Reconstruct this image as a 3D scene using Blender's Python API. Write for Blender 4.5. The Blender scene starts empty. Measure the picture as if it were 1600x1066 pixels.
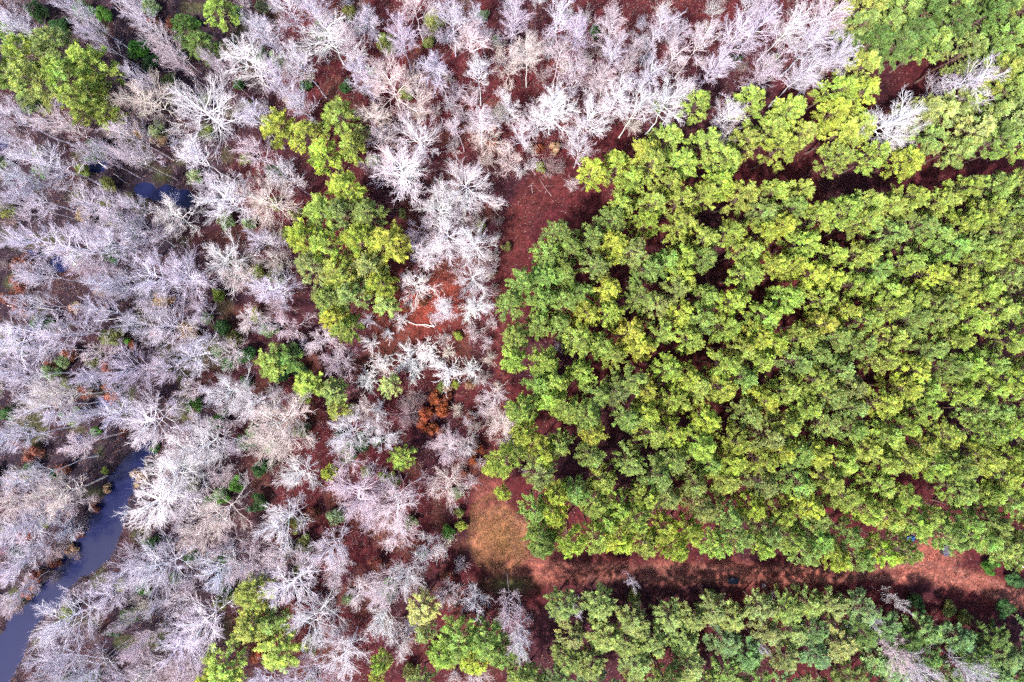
import bpy, math, random
import numpy as np
from mathutils import Vector

random.seed(7)
rng = np.random.default_rng(7)

# ------------------------------------------------------------------ camera, sky, sun, exposure
scene = bpy.context.scene
C = scene.collection
CAM_H = 110.0
cam_data = bpy.data.cameras.new("camera")
cam_data.lens = 24.0
cam_data.sensor_width = 36.0
cam_data.clip_end = 3000.0
cam = bpy.data.objects.new("camera", cam_data)
cam.location = (0, 0, CAM_H)
cam.rotation_euler = (0, 0, 0)
C.objects.link(cam)
scene.camera = cam

SUN_EL, SUN_AZ = math.radians(57), math.radians(222)
world = bpy.data.worlds.new("World")
scene.world = world
world.use_nodes = True
wn = world.node_tree
bg = wn.nodes["Background"]
sky = wn.nodes.new("ShaderNodeTexSky")
sky.sky_type = 'NISHITA'
sky.sun_disc = False
sky.sun_elevation = SUN_EL
sky.sun_rotation = SUN_AZ
sky.dust_density = 2.0
wn.links.new(sky.outputs[0], bg.inputs[0])
bg.inputs[1].default_value = 0.14

sun_data = bpy.data.lights.new("sun", 'SUN')
sun_data.energy = 4.2
sun_data.angle = math.radians(3)
sun_data.color = (1.0, 0.955, 0.90)
sun = bpy.data.objects.new("sun", sun_data)
sdir = Vector((math.sin(SUN_AZ) * math.cos(SUN_EL), math.cos(SUN_AZ) * math.cos(SUN_EL), math.sin(SUN_EL)))
sun.rotation_euler = sdir.to_track_quat('Z', 'Y').to_euler()
sun.location = (0, 0, 200)
C.objects.link(sun)

scene.view_settings.view_transform = 'Standard'
scene.view_settings.look = 'None'
scene.view_settings.gamma = 1.0
scene.view_settings.use_curve_mapping = False
scene.view_settings.exposure = 1.14
scene.cycles.use_denoising = False
scene.cycles.max_bounces = 4
scene.cycles.diffuse_bounces = 2
scene.cycles.use_adaptive_sampling = True
scene.cycles.adaptive_threshold = 0.06
scene.cycles.adaptive_min_samples = 16
scene.cycles.transparent_max_bounces = 4

# ------------------------------------------------------------------ picture plan -> metres
S = 2 * CAM_H * 0.75 / 1600.0          # metres on the ground for one unit of the 1600 x 1066 plan
def gx(x, y, h=0.0):
    k = S * (CAM_H - h) / CAM_H
    return (x - 800.0) * k, (533.0 - y) * k

# ------------------------------------------------------------------ mesh helpers
def mesh_from(name, V, F, mat, tint=None, smooth=False):
    """V (n,3), F (m,3) triangles or (m,4) quads"""
    V = np.asarray(V, np.float32); F = np.asarray(F, np.int32)
    k = F.shape[1]
    me = bpy.data.meshes.new(name)
    me.vertices.add(len(V)); me.vertices.foreach_set("co", V.ravel())
    me.loops.add(F.size); me.loops.foreach_set("vertex_index", F.ravel())
    me.polygons.add(len(F))
    me.polygons.foreach_set("loop_start", np.arange(0, F.size, k, dtype=np.int32))
    if smooth:
        me.polygons.foreach_set("use_smooth", np.ones(len(F), bool))
    if tint is not None:
        a = me.attributes.new("tint", 'FLOAT_COLOR', 'POINT')
        t = np.ones((len(V), 4), np.float32); t[:, :3] = tint
        a.data.foreach_set("color", t.ravel())
    me.materials.append(mat)
    me.update(calc_edges=True); me.validate()
    return me

class Tri:
    def __init__(self):
        self.V, self.F, self.T, self.n = [], [], [], 0
    def add(self, V, F, T):
        V = np.asarray(V, float).reshape(-1, 3)
        self.V.append(V); self.F.append(np.asarray(F) + self.n)
        T = np.asarray(T, float)
        if T.ndim == 1: T = np.tile(T, (len(V), 1))
        self.T.append(T); self.n += len(V)
    def build(self, name, mat, smooth=False):
        return mesh_from(name, np.concatenate(self.V), np.concatenate(self.F), mat, np.concatenate(self.T), smooth)

def unit(v):
    return v / np.maximum(np.linalg.norm(v, axis=-1, keepdims=True), 1e-9)

def frames(d):
    a = np.where(np.abs(d[:, 2:3]) < 0.9, np.array([[0, 0, 1.0]]), np.array([[1.0, 0, 0]]))
    u = unit(np.cross(d, a)); v = np.cross(d, u)
    return u, v

def tubes(tri, P, R, k, tint):
    """P (N,m,3) polylines, R (N,m) radii -> k-sided tubes with pointed ends; tint (N,3)"""
    N, m, _ = P.shape
    d = np.empty_like(P)
    d[:, 1:-1] = P[:, 2:] - P[:, :-2]; d[:, 0] = P[:, 1] - P[:, 0]; d[:, -1] = P[:, -1] - P[:, -2]
    d = unit(d)
    u, v = frames(d.reshape(-1, 3)); u = u.reshape(N, m, 3); v = v.reshape(N, m, 3)
    ang = np.arange(k) * 2 * math.pi / k
    ring = u[:, :, None, :] * np.cos(ang)[None, None, :, None] + v[:, :, None, :] * np.sin(ang)[None, None, :, None]
    V = P[:, :, None, :] + ring * R[:, :, None, None]
    body = V[:, :-1].reshape(N, -1, 3)                       # rings 0..m-2
    V2 = np.concatenate([body, P[:, -1:, :]], axis=1)        # and the tip
    per = (m - 1) * k + 1
    F = []
    for i in range(m - 2):
        for j in range(k):
            a, b = i * k + j, i * k + (j + 1) % k
            F.append((a, b, b + k)); F.append((a, b + k, a + k))
    for j in range(k):
        F.append(((m - 2) * k + j, (m - 2) * k + (j + 1) % k, per - 1))
    F = np.array(F)
    FF = (F[None] + (np.arange(N) * per)[:, None, None]).reshape(-1, 3)
    tri.add(V2.reshape(-1, 3), FF, np.repeat(tint, per, axis=0))

def curves(p, d, L, m, wob, up):
    """polylines from p along d, of length L, bending by wob and up"""
    N = len(p)
    P = np.empty((N, m, 3)); P[:, 0] = p
    d = unit(d)
    for i in range(1, m):
        d = unit(d + rng.normal(0, wob, (N, 3)) + np.array([0, 0, up]))
        P[:, i] = P[:, i - 1] + d * (L / (m - 1))[:, None]
    return P

def along(P, t):
    """points and tangents on polylines P (N,m,3) at t (N,c)"""
    N, m, _ = P.shape
    x = np.clip(t, 0, 0.9999) * (m - 1); i = x.astype(int); f = (x - i)[..., None]
    n = np.arange(N)[:, None]
    a, b = P[n, i], P[n, i + 1]
    return a * (1 - f) + b * f, unit(b - a)

def children(P, R, L, c, t0, t1, spread, up, lf0, lf1, tip=0.6):
    """c children on each polyline; length shrinks from the base of the parent to its tip"""
    N = len(P)
    t = t0 + (t1 - t0) * (np.arange(c)[None] + rng.random((N, c))) / c
    p, tg = along(P, t)
    rp = unit(rng.normal(0, 1, (N, c, 3)))
    rp = unit(rp - tg * (rp * tg).sum(-1, keepdims=True))
    d = unit(tg + rp * spread * (0.7 + 0.6 * rng.random((N, c, 1))) + np.array([0, 0, up]))
    ln = L[:, None] * (lf0 + (lf1 - lf0) * rng.random((N, c))) * (1 - tip * t)
    rr = R[:, 0][:, None] * (1 - 0.75 * t)
    return p.reshape(-1, 3), d.reshape(-1, 3), ln.ravel(), rr.ravel()

# ------------------------------------------------------------------ materials
def new_mat(name):
    m = bpy.data.materials.new(name); m.use_nodes = True
    nt = m.node_tree
    return m, nt, nt.nodes["Principled BSDF"]

def mix(nt, kind, a, b, fac=1.0):
    n = nt.nodes.new("ShaderNodeMix"); n.data_type = 'RGBA'; n.blend_type = kind
    if isinstance(fac, (int, float)): n.inputs[0].default_value = fac
    else: nt.links.new(fac, n.inputs[0])
    for s, i in ((a, 6), (b, 7)):
        if isinstance(s, tuple): n.inputs[i].default_value = s
        else: nt.links.new(s, n.inputs[i])
    return n.outputs[2]

def noise(nt, scale, detail=4, rough=0.6, coord='Object'):
    tc = nt.nodes.new("ShaderNodeTexCoord")
    n = nt.nodes.new("ShaderNodeTexNoise")
    n.inputs["Scale"].default_value = scale; n.inputs["Detail"].default_value = detail; n.inputs["Roughness"].default_value = rough
    nt.links.new(tc.outputs[coord], n.inputs["Vector"])
    return n

def ramp(nt, src, stops):
    r = nt.nodes.new("ShaderNodeValToRGB")
    while len(r.color_ramp.elements) < len(stops): r.color_ramp.elements.new(0.5)
    for e, (p, c) in zip(r.color_ramp.elements, stops):
        e.position = p; e.color = (c[0], c[1], c[2], 1)
    nt.links.new(src, r.inputs[0])
    return r.outputs[0]

def tinted(name, rough, translucent=0.0, var=(0.8, 1.2), nscale=3.0):
    """colour = the object's own colour x the piece's own tint x a fine noise"""
    m, nt, p = new_mat(name)
    oi = nt.nodes.new("ShaderNodeObjectInfo")
    at = nt.nodes.new("ShaderNodeAttribute"); at.attribute_name = "tint"
    c = mix(nt, 'MULTIPLY', oi.outputs["Color"], at.outputs["Color"])
    nz = noise(nt, nscale, 3)
    g = ramp(nt, nz.outputs["Fac"], [(0.3, (var[0],) * 3), (0.7, (var[1],) * 3)])
    c = mix(nt, 'MULTIPLY', c, g)
    nt.links.new(c, p.inputs["Base Color"])
    p.inputs["Roughness"].default_value = rough
    p.inputs["Specular IOR Level"].default_value = 0.25
    if translucent:
        tr = nt.nodes.new("ShaderNodeBsdfTranslucent"); nt.links.new(c, tr.inputs[0])
        ms = nt.nodes.new("ShaderNodeMixShader"); ms.inputs[0].default_value = translucent
        out = nt.nodes["Material Output"]
        nt.links.new(p.outputs[0], ms.inputs[1]); nt.links.new(tr.outputs[0], ms.inputs[2]); nt.links.new(ms.outputs[0], out.inputs[0])
    return m

M_BARK = tinted("pale_bark", 0.9, 0, (0.74, 1.12), 2.2)
M_PBARK = tinted("pine_bark", 0.9, 0, (0.6, 1.3), 6)
M_NEEDLE = tinted("pine_needles", 0.55, 0.22, (0.85, 1.15), 1.2)
M_LEAF = tinted("leaves", 0.5, 0.28, (0.8, 1.2), 1.5)

# ground: zone colour comes from the survey of the place, grain and litter from noise
M_GROUND, nt, p = new_mat("ground_litter")
at = nt.nodes.new("ShaderNodeAttribute"); at.attribute_name = "tint"
n1 = noise(nt, 0.9, 8, 0.75); n2 = noise(nt, 4.0, 6, 0.8); n3 = noise(nt, 0.09, 3)
c = mix(nt, 'MULTIPLY', at.outputs["Color"], ramp(nt, n1.outputs["Fac"], [(0.32, (0.4, 0.36, 0.38)), (0.5, (1, 1, 1)), (0.68, (1.8, 1.7, 1.6))]))
c = mix(nt, 'MULTIPLY', c, ramp(nt, n2.outputs["Fac"], [(0.34, (0.35, 0.32, 0.33)), (0.5, (0.95, 0.95, 0.95)), (0.66, (2.0, 1.9, 1.8))]))
c = mix(nt, 'MULTIPLY', c, ramp(nt, n3.outputs["Fac"], [(0.3, (0.8, 0.85, 0.9)), (0.7, (1.2, 1.1, 1.1))]))
nt.links.new(c, p.inputs["Base Color"])
p.inputs["Roughness"].default_value = 0.95; p.inputs["Specular IOR Level"].default_value = 0.1
bp = nt.nodes.new("ShaderNodeBump"); bp.inputs["Strength"].default_value = 0.9; bp.inputs["Distance"].default_value = 0.15
nt.links.new(n2.outputs["Fac"], bp.inputs["Height"]); nt.links.new(bp.outputs[0], p.inputs["Normal"])

M_WATER, nt, p = new_mat("creek_water")
n1 = noise(nt, 0.05, 3)
nt.links.new(ramp(nt, n1.outputs["Fac"], [(0.3, (0.007, 0.010, 0.040)), (0.7, (0.011, 0.014, 0.056))]), p.inputs["Base Color"])
p.inputs["Roughness"].default_value = 0.10; p.inputs["IOR"].default_value = 1.33; p.inputs["Specular IOR Level"].default_value = 0.3
n2 = noise(nt, 1.6, 3); bp = nt.nodes.new("ShaderNodeBump"); bp.inputs["Strength"].default_value = 0.06
nt.links.new(n2.outputs["Fac"], bp.inputs["Height"]); nt.links.new(bp.outputs[0], p.inputs["Normal"])

def plain(name, col, rough=0.6, metal=0.0, var=(0.75, 1.2), nscale=2.5):
    m, nt, p = new_mat(name)
    nz = noise(nt, nscale, 5)
    nt.links.new(mix(nt, 'MULTIPLY', (*col, 1), ramp(nt, nz.outputs["Fac"], [(0.3, (var[0],) * 3), (0.7, (var[1],) * 3)])), p.inputs["Base Color"])
    p.inputs["Roughness"].default_value = rough; p.inputs["Metallic"].default_value = metal
    return m

# ------------------------------------------------------------------ the lie of the land
def vnoise(x, y, f, seed):
    """smooth value noise, numpy"""
    x = x * f + seed * 17.3; y = y * f - seed * 9.1
    xi = np.floor(x).astype(np.int64); yi = np.floor(y).astype(np.int64)
    fx = x - xi; fy = y - yi; fx = fx * fx * (3 - 2 * fx); fy = fy * fy * (3 - 2 * fy)
    def h(a, b):
        v = np.sin(a * 127.1 + b * 311.7 + seed * 74.7) * 43758.5453
        return v - np.floor(v)
    return (h(xi, yi) * (1 - fx) + h(xi + 1, yi) * fx) * (1 - fy) + (h(xi, yi + 1) * (1 - fx) + h(xi + 1, yi + 1) * fx) * fy

def seg_dist(x, y, pts, wid):
    """signed distance (plan units) to a ribbon given by its centre line and half widths"""
    best = np.full(np.shape(x), 1e9)
    for (x0, y0), (x1, y1), w0, w1 in zip(pts[:-1], pts[1:], wid[:-1], wid[1:]):
        dx, dy = x1 - x0, y1 - y0
        t = np.clip(((x - x0) * dx + (y - y0) * dy) / (dx * dx + dy * dy), 0, 1)
        best = np.minimum(best, np.hypot(x - x0 - t * dx, y - y0 - t * dy) - (w0 + (w1 - w0) * t))
    return best

CREEK = [(236, 690), (212, 712), (186, 765), (164, 815), (138, 855), (106, 895), (74, 935), (36, 975), (6, 1020), (-20, 1090), (-40, 1200)]
CREEK_W = [4, 8, 15, 26, 27, 20, 17, 17, 20, 24, 24]
POOLS = [(225, 297, 11), (246, 306, 9), (262, 299, 13), (283, 311, 14), (150, 258, 12), (48, 395, 9), (92, 412, 10), (0, 224, 10), (160, 628, 7), (120, 690, 8)]
TRACK = [(850, 290), (815, 330), (800, 400), (778, 470), (778, 540), (790, 610), (770, 680), (760, 740), (770, 800), (782, 850), (830, 885), (900, 893), (1000, 895), (1100, 895), (1200, 898), (1320, 895), (1400, 893), (1460, 890), (1530, 912), (1620, 945), (1750, 1000)]
TRACK_W = [32, 22, 16, 14, 16, 16, 18, 22, 32, 36, 22, 16, 16, 17, 17, 14, 14, 20, 16, 15, 15]
LANE = [(900, 290), (1000, 275), (1080, 268), (1200, 262), (1300, 292), (1400, 285), (1500, 275), (1620, 262)]
PARK = (1460, 868, 42, 27)

def plan_of(X, Y): return X / S + 800.0, 533.0 - Y / S

def creek_d(x, y):
    wob = (vnoise(x, y, 1 / 24.0, 3) - 0.5) * 16 + (vnoise(x, y, 1 / 9.0, 4) - 0.5) * 6
    d = seg_dist(x, y, CREEK, CREEK_W) + wob
    for (px, py, r) in POOLS:
        d = np.minimum(d, np.hypot(x - px, (y - py) * 1.25) - r + wob * 0.7)
    return d

def height(X, Y):
    x, y = plan_of(X, Y)
    z = (vnoise(X, Y, 1 / 23.0, 1) - 0.5) * 0.5 + (vnoise(X, Y, 1 / 5.0, 2) - 0.5) * 0.16 + (vnoise(X, Y, 1 / 1.6, 5) - 0.5) * 0.08
    z = z + 0.35
    d = creek_d(x, y) * S
    k = np.clip((1.2 - d) / 1.6, 0, 1); k = k * k * (3 - 2 * k)
    return z * (1 - k) + k * -1.1

def sstep(a, b, x):
    t = np.clip((x - a) / (b - a), 0, 1); return t * t * (3 - 2 * t)

def zones(x, y):
    """track, clearing (0..1) with uneven edges"""
    wob = (vnoise(x, y, 1 / 30.0, 8) - 0.5) * 22 + (vnoise(x, y, 1 / 8.0, 9) - 0.5) * 8
    td = seg_dist(x, y, TRACK, TRACK_W) + wob * 0.5
    pk = (np.hypot((x - PARK[0]) / PARK[2], (y - PARK[1]) / PARK[3]) - 1) * 30 + wob * 0.5
    td = np.minimum(td, pk)
    cl = (np.hypot((x - 782) / 44, (y - 840) / 54) - 1) * 45 + wob * 0.5
    return td, cl

def ground_colour(x, y):
    maroon = np.array([0.062, 0.013, 0.016]); plum = np.array([0.034, 0.014, 0.021]); swamp = np.array([0.021, 0.017, 0.026])
    rust = np.array([0.075, 0.027, 0.020]); pinkdirt = np.array([0.215, 0.073, 0.055]); straw = np.array([0.25, 0.108, 0.06]); olive = np.array([0.13, 0.075, 0.028])
    moss_and_shade = np.array([0.050, 0.060, 0.022])
    def lp(c, t, k): return c * (1 - k[..., None]) + t * k[..., None]
    c = np.tile(maroon, x.shape + (1,)).astype(float)
    c = lp(c, plum, sstep(0.45, 0.75, vnoise(x, y, 1 / 70.0, 11)) * 0.7)
    left = sstep(470, 300, x + (vnoise(x, y, 1 / 60.0, 12) - 0.5) * 120)
    c = lp(c, swamp, left * 0.85)
    c = lp(c, rust, sstep(0.62, 0.8, vnoise(x, y, 1 / 40.0, 13)) * (0.75 - 0.5 * left) * (x < 780))
    c = lp(c, moss_and_shade, sstep(0.66, 0.82, vnoise(x, y, 1 / 33.0, 14)) * 0.7 * left)
    c = lp(c, np.array([0.17, 0.034, 0.022]), np.exp(-(((x - 660) / 70) ** 2 + ((y - 470) / 60) ** 2)))
    td, cl = zones(x, y)
    k = sstep(8, -10, td)
    c = lp(c, np.array([0.078, 0.019, 0.020]), k * (y < 720))
    c = lp(c, pinkdirt, k * sstep(720, 800, y) * (0.35 + 0.65 * sstep(0.3, 0.6, vnoise(x, y, 1 / 26.0, 15))))
    c = lp(c, pinkdirt * 0.92, sstep(6, -14, td) * sstep(1380, 1450, x))
    cdist = seg_dist(x, y, TRACK, [0] * len(TRACK)) + (vnoise(x, y, 1 / 18.0, 16) - 0.5) * 5      # wheel ruts
    rut = np.exp(-((cdist - 8) / 3.2) ** 2) * sstep(860, 950, x) * (0.4 + 0.6 * vnoise(x, y, 1 / 25.0, 17))
    c = lp(c, np.array([0.24, 0.105, 0.08]), rut * 0.8)
    c = lp(c, straw, sstep(6, -8, cl) * (0.55 + 0.45 * sstep(0.25, 0.6, vnoise(x, y, 1 / 11.0, 18))))
    c = lp(c, olive, np.exp(-(((x - 788) / 26) ** 2 + ((y - 842) / 26) ** 2)) * 0.85)
    c = lp(c, moss_and_shade * 0.9, np.exp(-(((x - 797) / 38) ** 2 + ((y - 912) / 14) ** 2)) * 0.9)  # mossy strip below the clearing, the trees' cast shadow painted into its dark colour
    cd = creek_d(x, y)
    c = lp(c, np.array([0.045, 0.035, 0.05]), sstep(14, 0, cd) * 0.8)
    return c

def axis(lo, hi, step, far):
    a = np.arange(lo, hi + 1e-6, step)
    out = [lo - g for g in (far, far * .45, far * .18, far * .07, far * .025)]
    out2 = [hi + g for g in (far * .025, far * .07, far * .18, far * .45, far)]
    return np.concatenate([out, a, out2])

def build_ground():
    ax = axis(-92, 92, 0.42, 900); ay = axis(-63, 63, 0.42, 900)
    X, Y = np.meshgrid(ax, ay)
    Z = height(X, Y)
    x, y = plan_of(X, Y)
    col = ground_colour(x, y)
    nx, ny = len(ax), len(ay)
    V = np.stack([X, Y, Z], -1).reshape(-1, 3); T = col.reshape(-1, 3)
    i = (np.arange(ny - 1)[:, None] * nx + np.arange(nx - 1)[None]).ravel()
    F = np.stack([i, i + 1, i + nx + 1, i + nx], 1)
    fc = V[F].mean(1); fx, fy = plan_of(fc[:, 0], fc[:, 1])
    td, cl = zones(fx, fy)
    inside = (np.abs(fc[:, 0]) < 92) & (np.abs(fc[:, 1]) < 63)
    is_cl = inside & (cl < 0); is_tr = inside & (td < 0) & ~is_cl
    for nm, sel, lab in (("ground", ~(is_cl | is_tr), "dark red leaf litter under the trees"), ("dirt_track", is_tr, "reddish dirt track along the pine stand"), ("grass_clearing", is_cl, "tan dry grass clearing at the bend of the track")):
        used = np.unique(F[sel]); remap = np.full(len(V), -1); remap[used] = np.arange(len(used))
        o = bpy.data.objects.new(nm, mesh_from(nm, V[used], remap[F[sel]], M_GROUND, T[used], True))
        o["kind"] = "structure"; o["label"] = lab; C.objects.link(o)
build_ground()

def build_water():
    x0, y0 = gx(-200, 1250); x1, y1 = gx(420, 120)
    xs = np.linspace(x0, x1, 30); ys = np.linspace(y0, y1, 40)
    X, Y = np.meshgrid(xs, ys)
    V = np.stack([X, Y, np.full_like(X, -0.35)], -1).reshape(-1, 3)
    i = (np.arange(39)[:, None] * 30 + np.arange(29)[None]).ravel()
    o = bpy.data.objects.new("creek_water", mesh_from("creek_water", V, np.stack([i, i + 1, i + 31, i + 30], 1), M_WATER))
    o["kind"] = "structure"; o["label"] = "dull blue creek and pools among bare trees"; C.objects.link(o)
build_water()

# ------------------------------------------------------------------ tree models (made once, shared by the copies)
W3 = np.array([1.0, 1.0, 1.0])
def tints(n, lo, hi, base=(1, 1, 1), hue=0.04):
    b = np.array(base)[None] * (lo + (hi - lo) * rng.random((n, 1)))
    return b * (1 + rng.normal(0, hue, (n, 3)))

def bare_tree_model(idx, h, crown_r, bole, nlimb, lift, spread, dense=1.0, thick=1.0, wob=0.10):
    """trunk mesh + crown mesh of a leafless broadleaf tree; trunk bare up to bole*h"""
    tr, cr = Tri(), Tri()
    m = 9
    trunk = np.zeros((1, m, 3)); off = np.cumsum(rng.normal(0, 0.16, (m, 2)), 0); off -= off[0]
    trunk[0, :, :2] = off; trunk[0, :, 2] = np.linspace(-0.4, h * 0.94, m)
    r0 = (0.0065 * h + 0.035) * thick
    R = r0 * (1 - 0.82 * np.linspace(0, 1, m))[None]; R[0, 0] *= 1.5
    tubes(tr, trunk, R, 7, tints(1, 0.95, 1.0))
    # limbs
    t = bole + (0.97 - bole) * ((np.arange(nlimb) + rng.random(nlimb)) / nlimb) ** 0.9
    p, tg = along(trunk, t[None]); p, tg = p[0], tg[0]
    az = np.arange(nlimb) * 2.39996 + rng.normal(0, 0.5, nlimb)
    out = np.stack([np.cos(az), np.sin(az), np.zeros(nlimb)], 1)
    q = (t - bole) / (1 - bole)
    d = unit(out * spread * (1.15 - 0.6 * q)[:, None] + np.array([0, 0, lift]))
    L = crown_r * (1.22 - 0.5 * q) * (0.75 + 0.5 * rng.random(nlimb))
    P1 = curves(p, d, L, 6, wob, 0.03)
    r1 = np.minimum(r0 * 0.6, 0.03 + 0.012 * L) * thick
    R1 = r1[:, None] * (1 - 0.7 * np.linspace(0, 1, 6))[None]
    tubes(cr, P1, R1, 5, tints(nlimb, 0.9, 1.05))
    # branches
    p, d, l2, r2 = children(P1, R1, L, int(8 * dense), 0.18, 1.0, 0.62, 0.08, 0.42, 0.70, 0.45)
    P2 = curves(p, d, l2, 5, wob * 1.1, 0.04); R2 = np.maximum(r2 * 0.55, 0.024 * thick)[:, None] * (1 - 0.6 * np.linspace(0, 1, 5))[None]
    tubes(cr, P2, R2, 4, tints(len(P2), 0.85, 1.05))
    # twigs
    p, d, l3, r3 = children(P2, R2, l2, int(6 * dense), 0.2, 1.0, 0.65, 0.10, 0.45, 0.75, 0.4)
    l3 = np.maximum(l3, 0.45)
    P3 = curves(p, d, l3, 4, wob * 1.2, 0.05); R3 = np.full((len(P3), 4), 0.019 * thick) * (1 - 0.5 * np.linspace(0, 1, 4))[None]
    tubes(cr, P3, R3, 3, tints(len(P3), 0.75, 1.05, (1.0, 0.93, 0.96)))
    # last twigs: thin cones
    p, d, l4, r4 = children(P3, R3, l3, int(3 * dense), 0.25, 1.0, 0.7, 0.12, 0.5, 0.8, 0.3)
    l4 = np.clip(l4, 0.3, 1.1)
    P4 = curves(p, d, l4, 2, 0, 0); R4 = np.full((len(P4), 2), 0.012 * thick)
    tubes(cr, P4, R4, 3, tints(len(P4), 0.7, 1.0, (0.90, 0.81, 0.85)))
    return tr.build("bare_trunk", M_BARK, True), cr.build("bare_crown", M_BARK)

def bare_shrub_model(h, r, nstem, dense=1.0, thick=1.0):
    cr = Tri()
    az = rng.random(nstem) * 2 * math.pi; sp = np.sqrt(rng.random(nstem))
    d = unit(np.stack([np.cos(az) * sp * r, np.sin(az) * sp * r, h * (0.65 + 0.5 * rng.random(nstem))], 1))
    p = np.stack([np.cos(az) * 0.12 * sp, np.sin(az) * 0.12 * sp, np.full(nstem, -0.2)], 1)
    L = np.hypot(h, r) * (0.55 + 0.35 * rng.random(nstem))
    P1 = curves(p, d, L, 5, 0.14, 0.02); R1 = np.full((nstem, 1), 0.038 * thick) * (1 - 0.6 * np.linspace(0, 1, 5))[None]
    tubes(cr, P1, R1, 4, tints(nstem, 0.9, 1.1))
    p, d, l2, r2 = children(P1, R1, L, int(7 * dense), 0.2, 1.0, 0.75, 0.05, 0.3, 0.55, 0.35)
    P2 = curves(p, d, l2, 4, 0.16, 0.02); R2 = np.full((len(P2), 1), 0.022 * thick) * (1 - 0.5 * np.linspace(0, 1, 4))[None]
    tubes(cr, P2, R2, 3, tints(len(P2), 0.8, 1.05))
    p, d, l3, r3 = children(P2, R2, l2, int(6 * dense), 0.15, 1.0, 0.8, 0.05, 0.4, 0.75, 0.3)
    P3 = curves(p, d, np.maximum(l3, 0.25), 2, 0, 0); R3 = np.full((len(P3), 2), 0.015 * thick)
    tubes(cr, P3, R3, 3, tints(len(P3), 0.75, 1.0, (1, .95, .96)))
    return cr.build("bare_shrub", M_BARK)

def blades(tri, P, D, n, ln, w, cone, tint):
    """n narrow blades sprayed from each point P about D"""
    N = len(P)
    d = unit(D[:, None, :] + rng.normal(0, cone, (N, n, 3)))
    L = ln * (0.6 + 0.6 * rng.random((N, n, 1)))
    side = unit(np.cross(d, rng.normal(0, 1, (N, n, 3)))) * w
    a = P[:, None, :] + rng.normal(0, 0.05, (N, n, 3))
    tip = a + d * L
    mid = a + d * L * 0.55
    V = np.stack([a, mid + side, tip, mid - side], 2).reshape(-1, 3)
    i = np.arange(N * n) * 4
    F = np.concatenate([np.stack([i, i + 1, i + 2], 1), np.stack([i, i + 2, i + 3], 1)])
    T = np.repeat(tint, n, 0) * (0.85 + 0.3 * rng.random((N * n, 1)))
    tri.add(V, F, np.repeat(T, 4, 0))

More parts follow.
